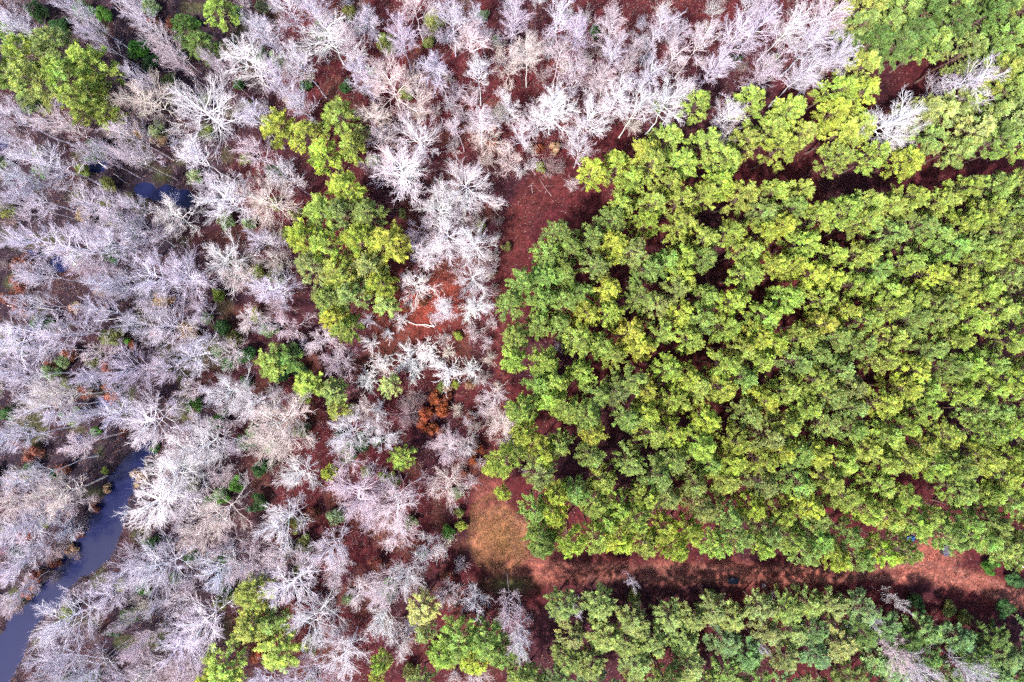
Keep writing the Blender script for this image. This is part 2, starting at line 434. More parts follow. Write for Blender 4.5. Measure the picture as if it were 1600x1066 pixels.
def pine_model(h, crown_r, base, nwh, thin=1.0):
    tr, cr = Tri(), Tri()
    m = 8
    trunk = np.zeros((1, m, 3)); off = np.cumsum(rng.normal(0, 0.10, (m, 2)), 0); off -= off[0]
    trunk[0, :, :2] = off; trunk[0, :, 2] = np.linspace(-0.4, h * 0.985, m)
    R = 0.17 * (1 - 0.85 * np.linspace(0, 1, m))[None]; R[0, 0] *= 1.4
    tubes(tr, trunk, R, 7, tints(1, 0.95, 1.05))
    P_, D_, T_ = [], [], []
    lobes = rng.random(7) * 0.26 + 0.84                   # the crown is fuller on some sides
    limbP, limbD, limbL = [], [], []
    for k in range(nwh):
        q = (k + 0.5 + rng.normal(0, 0.15)) / nwh          # 0 at the crown's foot, 1 at the top
        q = min(max(q, 0.02), 0.99)
        z = base + (1 - base) * q
        n = rng.integers(4, 6)
        env = (math.sin(min(1.0, 0.32 + q * 0.62) * math.pi) ** 0.75) * (1.0 if q < 0.55 else 1.0 - 0.25 * (q - 0.55))
        env = max(env, 0.16)
        for j in range(n):
            az = 2 * math.pi * (j + rng.random() * 0.8) / n + k * 1.1
            lob = lobes[int(az / (2 * math.pi) * 7) % 7]
            L = crown_r * env * lob * (0.82 + 0.28 * rng.random())
            p, _ = along(trunk, np.array([[z]]))
            limbP.append(p[0, 0]); limbL.append(L)
            limbD.append((math.cos(az), math.sin(az), 0.18 + 0.75 * q * q))
    limbP, limbD, limbL = np.array(limbP), np.array(limbD), np.array(limbL)
    P1 = curves(limbP, limbD, limbL, 5, 0.10, 0.05); R1 = np.full((len(P1), 1), 0.05) * (1 - 0.7 * np.linspace(0, 1, 5))[None]
    tubes(tr, P1, R1, 4, tints(len(P1), 0.9, 1.1))
    # shoots crowd the outer half of each limb: rounded boughs with dark gaps between them
    nsh = 13
    pp, dd, ll, rr = children(P1, R1, np.ones(len(P1)), nsh, 0.55, 1.0, 1.0, 0.45, 0.30, 0.60, 0.0)
    ll = ll * np.repeat(0.65 + 0.5 * rng.random(len(P1)), nsh)
    P2 = curves(pp, dd, ll, 3, 0.12, 0.10); R2 = np.full((len(P2), 3), 0.020)
    tubes(tr, P2, R2, 3, tints(len(P2), 0.9, 1.1))
    inner, idir, _, _ = children(P1, R1, np.ones(len(P1)), 2, 0.25, 0.55, 0.8, 0.5, 0.2, 0.3, 0.0)
    tips = np.concatenate([P2[:, -1], P2[:, 1], P1[:, -1], inner, along(trunk, np.array([[0.985, 0.96]]))[0][0]])
    dirs = unit(np.concatenate([P2[:, -1] - P2[:, 0], P2[:, 2] - P2[:, 0], P1[:, -1] - P1[:, -2], idir, np.array([[0, 0, 1.0], [0.3, 0, 1]])]))
    dirs = unit(dirs + np.array([0, 0, 0.6]))
    bough = tints(len(P1), 0.72, 1.28, hue=0.03)                                   # each bough has its own hue
    bt = np.concatenate([np.repeat(bough, nsh, 0), np.repeat(bough, nsh, 0), bough, np.repeat(bough, 2, 0), np.ones((2, 3))])
    keep = rng.random(len(tips)) < thin
    tips, dirs, bt = tips[keep], dirs[keep], bt[keep]
    T = tints(len(tips), 0.6, 1.4, hue=0.05) * bt
    yel = rng.random((len(tips), 1)) < 0.25
    T = np.where(yel, T * np.array([1.20, 1.12, 0.78]), T)
    blades(cr, tips, dirs, 20, 0.27, 0.025, 0.7, T)
    return tr.build("pine_trunk", M_PBARK, True), cr.build("pine_crown", M_NEEDLE)

def leafy_model(h, r, nleaf, leaf=0.16, lobes=14, hollow=0.35):
    """a bush of single leaves gathered in uneven clumps on stems; stems mesh + leaves mesh"""
    st, lf = Tri(), Tri()
    cen = []
    while len(cen) < lobes:
        v = rng.uniform(-1, 1, 3)
        if np.linalg.norm(v) < 1: cen.append(v)
    cen = np.array(cen) * np.array([r * 0.7, r * 0.7, h * 0.38]) + np.array([0, 0, h * 0.58])
    cr_ = r * (0.28 + 0.25 * rng.random(lobes))
    p = np.zeros((lobes, 3)); p[:, :2] = rng.normal(0, 0.08, (lobes, 2)); p[:, 2] = -0.2
    P1 = np.stack([p + (cen - p) * t + rng.normal(0, 0.06, (lobes, 3)) * (t > 0) for t in np.linspace(0, 1, 4)], 1)
    tubes(st, P1, np.full((lobes, 1), 0.045) * np.array([[1, .8, .6, .3]]), 5, tints(lobes, 0.8, 1.1))
    which = rng.integers(0, lobes, nleaf)
    v = unit(rng.normal(0, 1, (nleaf, 3))) * (hollow + (1 - hollow) * rng.random((nleaf, 1)) ** 0.6)
    pos = cen[which] + v * cr_[which][:, None] * np.array([1, 1, 0.75])
    pos[:, 2] = np.maximum(pos[:, 2], 0.1)
    n = unit(v + rng.normal(0, 0.5, (nleaf, 3)) + np.array([0, 0, 0.5]))
    u, w = frames(n)
    a = rng.random((nleaf, 1)) * 2 * math.pi
    e1 = (u * np.cos(a) + w * np.sin(a)) * leaf * (0.7 + 0.6 * rng.random((nleaf, 1))); e2 = np.cross(n, e1) * 0.45
    V = np.stack([pos - e1, pos + e2, pos + e1, pos - e2], 1).reshape(-1, 3)
    i = np.arange(nleaf) * 4
    F = np.concatenate([np.stack([i, i + 1, i + 2], 1), np.stack([i, i + 2, i + 3], 1)])
    lobetint = tints(lobes, 0.8, 1.2, hue=0.06)
    T = lobetint[which] * (0.75 + 0.5 * rng.random((nleaf, 1)))
    lf.add(V, F, np.repeat(T, 4, 0))
    return st.build("stems", M_PBARK, True), lf.build("leaves", M_LEAF)

PINES = [(17.0, 2.75, *pine_model(17.0, 2.75, 0.50 + 0.05 * rng.random(), int(rng.integers(10, 13)), 0.95 if i % 3 else 0.75)) for i in range(9)]
BARE_TALL = [(19.0, 3.9, *bare_tree_model(i, 19.0, 3.9, 0.40 + 0.2 * rng.random(), int(rng.integers(15, 23)), 0.8 + 0.4 * rng.random(), 0.9, 1.17, 0.70 + 0.22 * rng.random(), 0.07 + 0.07 * rng.random())) for i in range(9)]
BARE_WIDE = [(14.0, 4.6, *bare_tree_model(i, 14.0, 4.6, 0.26 + 0.18 * rng.random(), int(rng.integers(18, 27)), 0.5 + 0.35 * rng.random(), 1.0, 1.17, 0.74 + 0.25 * rng.random(), 0.07 + 0.06 * rng.random())) for i in range(8)]
BARE_FINE = [(11.0, 3.0, *bare_tree_model(i, 11.0, 3.0, 0.25, 16, 0.75, 0.9, 1.15, 0.62, 0.13)) for i in range(6)]
SHRUBS = [(3.6, 2.2, bare_shrub_model(3.6, 2.2, 30, 0.85, 1.25)) for i in range(4)]
FUZZ = [(2.6, 2.2, bare_shrub_model(2.6, 2.2, 34, 1.1, 0.55)) for i in range(3)]
LEAFY = [(3.4, 2.0, *leafy_model(3.4, 2.0, 2600)) for i in range(4)]
RUSTY = [(2.6, 1.9, *leafy_model(2.6, 1.9, 1100, 0.17, 11, 0.1)) for i in range(3)]

# ------------------------------------------------------------------ things
THINGS = []          # every tree and bush: (object, kind phrase, category, tone word, size word, plan x, plan y, group)
def empty(name, loc):
    o = bpy.data.objects.new(name, None); o.location = loc; o.empty_display_size = 0.5; C.objects.link(o); return o
def child(name, me, parent, col=None):
    o = bpy.data.objects.new(name, me); o.parent = parent
    if col is not None: o.color = (*col, 1)
    C.objects.link(o); return o

def jit(c, a=0.06, b=0.10):
    k = 1 + random.uniform(-b, b)
    return tuple(max(0.0, v * k * (1 + random.uniform(-a, a))) for v in c)

PINE_TONE = {"yellow-green": (0.46, 0.54, 0.11), "fresh green": (0.405, 0.51, 0.125), "mid green": (0.315, 0.43, 0.13), "dull green": (0.34, 0.41, 0.15), "dark green": (0.17, 0.27, 0.08), "pale green": (0.52, 0.59, 0.24), "blue-green": (0.23, 0.36, 0.15)}
BARE_TONE = {"chalk-white": (0.90, 0.88, 0.90), "lavender-grey": (0.74, 0.70, 0.79), "cream-white": (0.82, 0.73, 0.67), "pinkish-grey": (0.76, 0.67, 0.70), "brown-grey": (0.38, 0.29, 0.29), "silver-grey": (0.80, 0.79, 0.87)}
LEAF_TONE = {"dark green": (0.055, 0.125, 0.038), "glossy green": (0.085, 0.21, 0.03), "sage green": (0.20, 0.26, 0.13), "olive green": (0.19, 0.21, 0.06), "yellow-green": (0.25, 0.29, 0.05), "rust-orange": (0.30, 0.085, 0.035), "red-brown": (0.19, 0.065, 0.04), "tan": (0.36, 0.25, 0.15), "bright orange": (0.50, 0.17, 0.045)}

def place(x, y, r, h, hc, model_r, model_h, name):
    """thing whose crown centre (height hc) shows at plan x, y with plan radius r"""
    X, Y = gx(x, y, hc)
    rr = r * S * (CAM_H - hc) / CAM_H
    o = empty(name, (X, Y, float(height(np.array(X), np.array(Y)))))
    k = rr / model_r
    o.scale = (k, k * random.uniform(0.92, 1.08), h / model_h)
    o.rotation_euler = (random.gauss(0, 0.025), random.gauss(0, 0.025), random.uniform(0, 6.283))
    return o

def size_word(r, a, b):
    return "small" if r < a else ("broad" if r > b else "medium-sized")

def pine(x, y, r=26, tone="fresh green", h=None, group="pines", name=None):
    h = h or random.uniform(15.0, 18.0)
    mh, mr, t, c = random.choice(PINES)
    o = place(x, y, r, h, h * 0.80, mr, mh, name or ("pine_tree" if h > 13.5 else "low_pine"))  # shorter pines of the same kind, told apart by height alone
    child("trunk", t, o, jit((0.16, 0.10, 0.085)))
    child("crown", c, o, jit(PINE_TONE[tone], 0.07, 0.14))
    THINGS.append((o, "pine", "pine tree", tone, size_word(r, 24.5, 26.5), x, y, group)); return o

def bare(x, y, r=40, tone="lavender-grey", form=None, h=None, group="bare trees"):
    form = form or random.choice(["tall", "wide"])
    mh, mr, t, c = random.choice({"tall": BARE_TALL, "wide": BARE_WIDE, "fine": BARE_FINE}[form])
    h = h or {"tall": random.uniform(15, 19), "wide": random.uniform(10, 14), "fine": random.uniform(7, 10)}[form]
    f_ = 0.78 if form == "tall" else 0.68
    if x < 260 and y > 640:
        for _ in range(8):                              # the creekside trees stand on the bank, so they are lower
            bx, by = gx(x, y, h * f_)
            if creek_at(*plan_of(bx, by)) > 3: break
            h *= 0.86
    o = place(x, y, r, h, h * f_, mr, mh, "bare_tree")
    col = jit(BARE_TONE[tone], 0.03, 0.10)
    child("trunk", t, o, col); child("crown", c, o, col)
    THINGS.append((o, {"tall": "tall leafless tree", "wide": "spreading leafless tree", "fine": "fine-twigged leafless tree"}[form], "bare tree", tone, size_word(r, 30, 45), x, y, group)); return o

def shrub(x, y, r=20, tone="chalk-white", fuzz=False, group="leafless bushes"):
    mh, mr, me = random.choice(FUZZ if fuzz else SHRUBS)
    rr = r * S * 0.85; h = rr * random.uniform(1.3, 1.8)
    X, Y = gx(x, y, h * 0.5)
    o = bpy.data.objects.new("leafless_bush", me)
    o.location = (X, Y, float(height(np.array(X), np.array(Y)))); k = rr / mr
    o.scale = (k, k, h / mh); o.rotation_euler = (0, 0, random.uniform(0, 6.283)); o.color = (*jit(BARE_TONE[tone], 0.04, 0.1), 1)
    C.objects.link(o)
    THINGS.append((o, "hazy fine-twigged bush" if fuzz else "starburst leafless bush", "bush", tone, size_word(r, 14, 24), x, y, group)); return o

def leafy(x, y, r=16, tone="dark green", rust=False, h=None, group="leafy bushes"):
    mh, mr, st, lf = random.choice(RUSTY if rust else LEAFY)
    rr = r * S; h = h or rr * random.uniform(1.4, 2.0)
    o = place(x, y, r, h, h * 0.6, mr, mh, "dead_leaf_bush" if rust else "evergreen_bush")
    child("stems", st, o, (0.16, 0.12, 0.10)); child("foliage", lf, o, jit(LEAF_TONE[tone], 0.06, 0.15))
    THINGS.append((o, "dry-leaved bush" if rust else "leafy bush", "bush", tone, size_word(r, 12, 19), x, y, group)); return o

def creek_at(x, y): return float(creek_d(np.array(float(x)), np.array(float(y))))

def inpoly(x, y, poly):
    ins = False; n = len(poly)
    for i in range(n):
        x0, y0 = poly[i]; x1, y1 = poly[(i + 1) % n]
        if (y0 > y) != (y1 > y) and x < (x1 - x0) * (y - y0) / (y1 - y0) + x0: ins = not ins
    return ins

# ---- the planted pine block -------------------------------------------------
MAIN = [(955, 290), (1010, 262), (1055, 262), (1090, 285), (1180, 275), (1290, 296), (1420, 296), (1500, 286), (1632, 272), (1632, 886), (1560, 864), (1520, 850), (1430, 832), (1408, 872), (1330, 872), (1230, 860), (1160, 860),
        (1080, 862), (1000, 858), (900, 855), (845, 848), (832, 820), (822, 790), (812, 745), (826, 690), (812, 610), (796, 540), (794, 460), (826, 400), (880, 355), (945, 340)]
GAPS = [(1020, 374), (935, 431), (962, 411), (918, 421), (1131, 404), (1131, 428), (1026, 455), (966, 471), (1011, 495), (932, 522), (874, 546), (861, 580), (884, 613), (868, 664), (938, 566), (1003, 570), (989, 620),
        (1104, 553), (1063, 515), (1097, 525), (1057, 654), (996, 671), (1040, 694), (965, 701), (1087, 647), (1117, 630), (1124, 678), (1195, 583), (1188, 455), (1151, 519), (898, 627), (1217, 453), (1379, 389), (1261, 495),
        (1227, 522), (1274, 532), (1349, 475), (1403, 505), (1409, 536), (1524, 525), (1551, 527), (1305, 593), (1207, 580), (1369, 593), (1345, 613), (1572, 444), (1474, 556), (1470, 600), (1480, 657), (1505, 659), (1436, 674),
        (1406, 693), (1308, 691), (1234, 684), (1487, 370), (1575, 630), (1345, 743), (1318, 807), (1460, 780), (1443, 757), (1207, 767), (1268, 745), (965, 713), (868, 723), (898, 743), (979, 740), (986, 760), (1063, 750),
        (1161, 733), (1158, 747), (1033, 787), (1141, 780), (928, 807), (922, 824), (901, 807), (969, 807), (982, 834), (1114, 811), (1182, 811), (810, 750), (820, 736), (1077, 274), (1074, 300), (1082, 325), (1036, 328), (1134, 328),
        (1382, 307), (1308, 355), (1511, 324), (1561, 341), (1443, 338), (1420, 841), (955, 956), (911, 970), (918, 993), (1040, 1013), (1097, 1007), (1148, 1034), (1182, 1037), (1036, 939), (1040, 1044), (938, 1057),
        (1288, 1044), (1254, 1034), (1500, 959), (1230, 926), (1409, 942), (1588, 986), (1311, 986), (1185, 257), (1267, 243), (1207, 270)]
LANE_GAP = [(1290, 288), (1312, 290), (1334, 287), (1356, 283), (1378, 280), (1402, 277), (1424, 274), (1446, 271), (1470, 268), (1495, 265), (1520, 262), (1545, 259), (1570, 256), (1605, 250), (1150, 258), (1185, 258), (1210, 268), (1236, 258), (1077, 274), (1598, 848)]
BOTTOM = [(858, 958), (905, 940), (965, 950), (1030, 942), (1100, 944), (1160, 954), (1235, 940), (1330, 938), (1360, 955), (1440, 958), (1500, 988), (1560, 992), (1600, 980), (1632, 975), (1632, 1092), (858, 1092)]
UPPER = [(915, 262), (960, 232), (1010, 235), (1060, 175), (1095, 160), (1105, 235), (1150, 235), (1165, 160), (1245, 150), (1250, 205), (1300, 130), (1340, 110), (1350, 190), (1330, 240), (1430, 215), (1435, 172), (1632, 152), (1632, 225), (1500, 245), (1420, 252), (1320, 258), (1180, 252), (1060, 250), (990, 262), (920, 275)]
CORNER = [(1330, -22), (1632, -22), (1632, 162), (1565, 152), (1545, 100), (1480, 84), (1440, 92), (1400, 88), (1340, 70)]

def fill_pines(poly, dmin, tonef, hr, group, tries=9000, rr=(23, 29), lim=999, name="pine_tree"):
    xs = [q[0] for q in poly]; ys = [q[1] for q in poly]
    got = []
    for _ in range(tries):
        x, y = random.uniform(min(xs), max(xs)), random.uniform(min(ys), max(ys))
        if not inpoly(x, y, poly): continue
        d = dmin * random.uniform(0.92, 1.12)
        if any((x - a) ** 2 + (y - b) ** 2 < d * d for a, b in got): continue
        if any((x - a) ** 2 + (y - b) ** 2 < 20 ** 2 for a, b in GAPS): continue
        if any((x - a) ** 2 + (y - b) ** 2 < 24 ** 2 for a, b in LANE_GAP): continue
        got.append((x, y))
        if len(got) >= lim: break
    for x, y in got:
        pine(x, y, random.uniform(*rr), tonef(x, y), random.uniform(*hr), group, name)
    return len(got)

def tone_main(x, y):
    v = float(vnoise(np.array(x), np.array(y), 1 / 90.0, 21)) + random.uniform(-0.3, 0.3)
    if x > 1400 + random.uniform(-80, 80): return "fresh green" if v < 0.45 else ("mid green" if v < 0.8 else "dull green")
    if x < 900 and y < 600: return "fresh green" if v < 0.4 else "mid green"
    return "fresh green" if v < 0.42 else ("yellow-green" if v < 0.62 else ("mid green" if v < 0.85 else "dull green"))
def tone_bottom(x, y):
    return random.choice(["mid green", "dull green", "blue-green", "dull green"]) if x < 1340 else random.choice(["dark green", "blue-green", "blue-green"])
def tone_upper(x, y):
    return random.choice(["yellow-green", "fresh green", "fresh green"]) if x < 1420 else random.choice(["fresh green", "pale green", "dull green", "mid green"])
def tone_corner(x, y): return random.choice(["fresh green", "mid green", "dark green", "mid green", "dark green"])

n_main = fill_pines(MAIN, 32.5, tone_main, (15.5, 17.5), "planted pines of the main block", 40000, (23, 27.5))
n_bot = fill_pines(BOTTOM, 35, tone_bottom, (8.5, 10.5), "pines below the dirt track", rr=(24, 29), name="low_pine")  # stand kept low to shorten the shadows it casts on the track
n_up = fill_pines(UPPER, 35, tone_upper, (14, 16.5), "pines along the block's upper edge", rr=(24, 29))
n_cor = fill_pines(CORNER, 34, tone_corner, (14, 17), "pines in the upper corner", rr=(27, 32))
# pines standing in the clearing corner and at the block's outer edge
for x, y, r, t in [(788, 728, 28, "yellow-green"), (768, 735, 14, "yellow-green"), (812, 705, 22, "fresh green"), (785, 772, 14, "yellow-green"), (845, 845, 26, "mid green"), (1045, 1085, 24, "mid green")]:
    pine(x, y, r, t, None if r > 20 else 8.0, "pines at the clearing")
print("pines", n_main, n_bot, n_up, n_cor)

# ---- pines among the bare trees -----------------------------------------------
G = "pines scattered among the bare trees"
for x, y, r, t, h in [
    (50, 85, 30, "fresh green", 17), (100, 75, 30, "dull green", 18), (58, 130, 34, "dull green", 18), (105, 122, 36, "fresh green", 19), (150, 112, 32, "fresh green", 18), (128, 165, 32, "fresh green", 18), (162, 168, 22, "fresh green", 16), (0, 105, 24, "mid green", 15), (20, 60, 22, "mid green", 14),
    (290, 48, 22, "dark green", 10), (312, 66, 22, "dark green", 10), (345, 18, 24, "fresh green", 11), (430, 195, 26, "yellow-green", 13), (483, 215, 24, "yellow-green", 13), (528, 182, 26, "fresh green", 13), (503, 247, 25, "yellow-green", 13), (547, 230, 22, "fresh green", 13), (565, 203, 13, "dull green", 9),
    (540, 292, 26, "yellow-green", 15), (498, 332, 27, "fresh green", 15), (575, 335, 27, "mid green", 15), (540, 335, 26, "dull green", 15), (478, 372, 26, "yellow-green", 15), (515, 380, 28, "fresh green", 15), (560, 375, 30, "yellow-green", 16), (606, 385, 30, "yellow-green", 16), (490, 415, 26, "dull green", 15),
    (530, 425, 30, "fresh green", 16), (580, 425, 28, "dull green", 15), (510, 460, 28, "mid green", 15), (555, 465, 28, "dull green", 15), (598, 440, 24, "yellow-green", 14), (600, 478, 20, "pale green", 12), (522, 490, 24, "yellow-green", 14), (543, 512, 22, "fresh green", 14),
    (425, 568, 26, "fresh green", 9), (455, 562, 22, "dark green", 8), (487, 608, 26, "fresh green", 9), (520, 615, 22, "dull green", 9), (527, 640, 14, "fresh green", 8), (610, 605, 17, "pale green", 7), (630, 715, 18, "fresh green", 8), (515, 740, 12, "yellow-green", 7),  # the dark green pine here paints the shaded side of its fresh green neighbour
    (395, 930, 28, "fresh green", 11), (392, 972, 26, "fresh green", 11), (428, 968, 24, "mid green", 10), (440, 1012, 32, "fresh green", 11), (345, 1040, 34, "fresh green", 11), (330, 1068, 24, "yellow-green", 10), (660, 955, 24, "pale green", 11), (668, 985, 16, "pale green", 10),
    (715, 995, 30, "mid green", 13), (752, 1000, 30, "mid green", 13), (700, 1025, 26, "fresh green", 12), (745, 1030, 26, "yellow-green", 12), (785, 1020, 24, "mid green", 12), (810, 1048, 24, "mid green", 12), (596, 1035, 15, "fresh green", 10), (590, 1058, 12, "yellow-green", 9), (655, 1070, 22, "dull green", 9), (830, 1075, 22, "mid green", 11)]:
    pine(x, y, r * 1.12, t, h, G)

# ---- leafless trees, surveyed one by one --------------------------------------
L_, W_, Cc, Pk, Bg, Sv = "lavender-grey", "chalk-white", "cream-white", "pinkish-grey", "brown-grey", "silver-grey"
BARES = [
    (30, 50, 36, Sv, "tall"), (150, 55, 24, L_, "tall"), (240, 160, 42, Cc, "wide"), (330, 175, 62, W_, "wide"), (392, 92, 50, W_, "tall"), (90, 262, 48, L_, "tall"), (55, 310, 42, L_, "tall"), (150, 325, 42, L_, "tall"), (362, 310, 42, W_, "wide"), (280, 345, 38, W_, "wide"), (205, 215, 36, Pk, "tall"), (20, 185, 40, L_, "tall"),
    (105, 205, 36, Pk, "tall"), (215, 20, 34, L_, "tall"), (255, 62, 28, Pk, "tall"), (180, 350, 36, L_, "tall"), (310, 250, 40, W_, "tall"), (400, 245, 34, Pk, "tall"), (395, 190, 34, L_, "tall"),
    (520, 72, 50, W_, "wide"), (470, 100, 32, W_, "tall"), (435, 130, 32, L_, "tall"), (565, 120, 34, L_, "tall"), (625, 60, 38, L_, "tall"), (612, 148, 46, Cc, "wide"), (652, 155, 34, Cc, "wide"), (588, 185, 36, Cc, "fine"), (690, 112, 38, L_, "tall"), (745, 118, 32, W_, "tall"), (790, 108, 32, Cc, "fine"),
    (660, 225, 42, W_, "wide"), (625, 275, 52, W_, "wide"), (732, 300, 50, W_, "wide"), (690, 330, 34, W_, "wide"), (765, 220, 38, Cc, "fine"), (795, 250, 28, Cc, "fine"), (430, 318, 46, Cc, "wide"), (445, 275, 34, Pk, "tall"), (410, 60, 34, L_, "tall"), (450, 20, 38, L_, "tall"), (700, 25, 38, L_, "tall"), (580, 35, 34, L_, "tall"), (735, 60, 38, Pk, "tall"), (800, 35, 36, L_, "tall"), (645, 15, 34, Pk, "tall"), (500, 20, 34, L_, "tall"),
    (868, 165, 46, W_, "tall"), (838, 188, 32, W_, "wide"), (920, 195, 42, W_, "wide"), (905, 238, 26, W_, "wide"), (962, 158, 42, W_, "tall"), (992, 168, 36, W_, "tall"), (1040, 162, 42, W_, "tall"), (1065, 150, 34, W_, "tall"), (1132, 178, 38, W_, "tall"), (1125, 230, 20, W_, "wide"), (930, 125, 38, Pk, "tall"), (1005, 125, 34, L_, "tall"),
    (1030, 40, 38, L_, "tall"), (960, 42, 38, Pk, "tall"), (900, 60, 38, L_, "tall"), (862, 35, 38, L_, "tall"), (825, 90, 38, Cc, "tall"), (1092, 62, 38, Pk, "tall"), (1145, 60, 38, L_, "tall"), (1120, 108, 34, L_, "tall"), (1190, 105, 38, Pk, "tall"), (1190, 40, 38, L_, "tall"), (1060, 95, 34, Pk, "tall"),
    (1270, 70, 46, L_, "tall"), (1252, 122, 40, L_, "tall"), (1305, 98, 36, L_, "tall"), (1232, 40, 40, W_, "tall"), (1290, 20, 40, Pk, "tall"), (1388, 182, 50, W_, "tall"), (1398, 218, 28, W_, "wide"), (1500, 128, 44, L_, "tall"), (1460, 140, 28, L_, "fine"), (1465, 45, 20, L_, "fine"),
    (60, 372, 40, L_, "tall"), (112, 388, 50, Sv, "tall"), (182, 382, 46, Sv, "tall"), (232, 375, 40, Sv, "wide"), (252, 432, 42, Sv, "wide"), (294, 440, 42, Sv, "wide"), (202, 448, 36, L_, "wide"), (60, 432, 40, L_, "tall"), (42, 520, 54, Sv, "tall"), (102, 520, 42, L_, "tall"), (162, 492, 40, L_, "tall"), (272, 510, 40, L_, "wide"), (312, 552, 42, L_, "wide"),
    (362, 408, 44, W_, "wide"), (385, 440, 30, Cc, "wide"), (372, 612, 38, W_, "wide"), (62, 640, 44, Sv, "tall"), (95, 618, 34, Cc, "tall"), (22, 680, 40, L_, "tall"), (232, 652, 48, W_, "wide"), (192, 640, 36, Sv, "wide"), (302, 700, 42, W_, "wide"), (335, 690, 36, W_, "wide"), (130, 690, 34, Pk, "tall"), (25, 590, 38, L_, "tall"), (145, 590, 30, L_, "tall"), (215, 575, 34, L_, "wide"), (270, 575, 30, L_, "wide"),
    (432, 450, 36, Sv, "wide"), (442, 412, 26, Cc, "wide"), (418, 382, 28, Sv, "wide"), (450, 510, 28, Pk, "fine"), (505, 530, 34, Pk, "fine"), (535, 565, 30, Pk, "wide"), (640, 450, 36, W_, "fine"), (670, 400, 44, W_, "fine"), (702, 375, 48, W_, "wide"), (742, 385, 34, W_, "wide"), (735, 440, 32, W_, "wide"), (660, 360, 36, Pk, "fine"), (690, 482, 24, W_, "wide"), (745, 475, 28, W_, "fine"),
    (455, 662, 58, Cc, "wide"), (430, 692, 38, Cc, "wide"), (400, 625, 36, W_, "wide"), (550, 675, 32, W_, "wide"), (588, 662, 26, W_, "fine"), (700, 692, 30, Pk, "wide"), (785, 655, 36, Cc, "fine"), (775, 622, 24, Pk, "fine"), (640, 650, 24, Bg, "fine"),
    (256, 770, 60, W_, "wide"), (290, 735, 46, W_, "wide"), (352, 795, 44, Cc, "wide"), (320, 830, 34, Cc, "wide"), (262, 878, 52, Sv, "wide"), (212, 885, 36, L_, "wide"), (122, 965, 48, Sv, "wide"), (180, 925, 38, Sv, "wide"), (332, 958, 48, W_, "wide"), (292, 992, 42, L_, "wide"), (105, 1022, 42, L_, "wide"), (155, 1040, 40, L_, "wide"), (235, 1040, 38, Pk, "wide"),
    (40, 770, 48, Cc, "tall"), (92, 768, 42, Cc, "tall"), (30, 822, 44, L_, "tall"), (62, 738, 42, L_, "tall"), (20, 890, 38, L_, "tall"), (50, 905, 22, Pk, "tall"), (8, 945, 24, Pk, "tall"), (392, 880, 36, Pk, "wide"), (345, 885, 36, Sv, "wide"),
    (450, 812, 44, W_, "wide"), (442, 862, 32, Pk, "wide"), (462, 908, 48, W_, "wide"), (475, 738, 34, W_, "wide"), (528, 848, 36, W_, "wide"), (562, 768, 52, Pk, "wide"), (618, 782, 48, Pk, "wide"), (702, 758, 38, Cc, "wide"), (622, 832, 34, Pk, "fine"), (640, 890, 34, W_, "wide"), (606, 915, 34, Pk, "wide"), (600, 958, 34, W_, "wide"), (500, 962, 44, W_, "wide"), (542, 1010, 44, W_, "wide"), (480, 1052, 36, L_, "wide"), (420, 1058, 32, L_, "wide"), (628, 1002, 24, W_, "fine"), (742, 932, 26, W_, "fine"), (700, 925, 24, Pk, "fine"), (790, 948, 28, Pk, "tall"), (812, 988, 28, W_, "tall"), (560, 920, 32, Pk, "fine"), (545, 720, 30, Pk, "fine"), (740, 1062, 30, Pk, "fine"), (275, 1060, 34, Pk, "wide"), (190, 1075, 34, L_, "wide"),
    (75, 800, 28, L_, "fine"), (104, 826, 24, Sv, "fine"), (58, 852, 28, L_, "fine"), (122, 782, 26, Pk, "fine"), (40, 868, 24, Sv, "fine"), (82, 868, 22, Bg, "fine"), (35, 925, 20, L_, "fine"),
    (900, 945, 18, L_, "fine"), (985, 908, 13, L_, "fine"), (1396, 1010, 34, Pk, "wide"), (1425, 1042, 32, L_, "wide"), (1502, 1040, 30, L_, "wide"), (1395, 938, 15, W_, "fine"), (1345, 958, 20, L_, "fine"), (1396, 815, 15, Pk, "fine"), (1180, 1000, 14, L_, "fine"), (870, 546, 13, W_, "fine"),
]
for x, y, r, t, f in BARES:
    bare(x, y, r * 0.92, t, f)
# a second storey: slimmer trees wherever the surveyed ones leave room
pts = [(b[0], b[1], b[2]) for b in BARES]
WOOD = [(-60, -60), (1320, -60), (1340, 90), (1250, 140), (1120, 160), (900, 220), (820, 270), (775, 300), (765, 480), (750, 620), (735, 760), (700, 900), (800, 930), (830, 1110), (-60, 1110)]
def tone_wood(x, y):
    if x < 300 and y > 200: return random.choice([L_, L_, Sv, Pk])
    if x > 560 and y > 130: return random.choice([Pk, W_, Cc, Pk])
    return random.choice([L_, Pk, Pk, L_, Bg])
PINE_XY = [(t[5], t[6]) for t in THINGS if t[1] == "pine"]
def creek_at(x, y): return float(creek_d(np.array(float(x)), np.array(float(y))))
def clear_of(x, y, dp):
    return all((x - a) ** 2 + (y - b) ** 2 > dp * dp for a, b in PINE_XY)
OPEN = [(660, 560, 130, 75), (670, 460, 80, 70), (640, 400, 40, 40), (700, 640, 60, 50), (740, 540, 40, 90), (720, 850, 40, 60), (150, 840, 110, 110), (600, 860, 60, 45), (720, 930, 60, 40), (840, 270, 60, 40)]   # open ground
added = 0
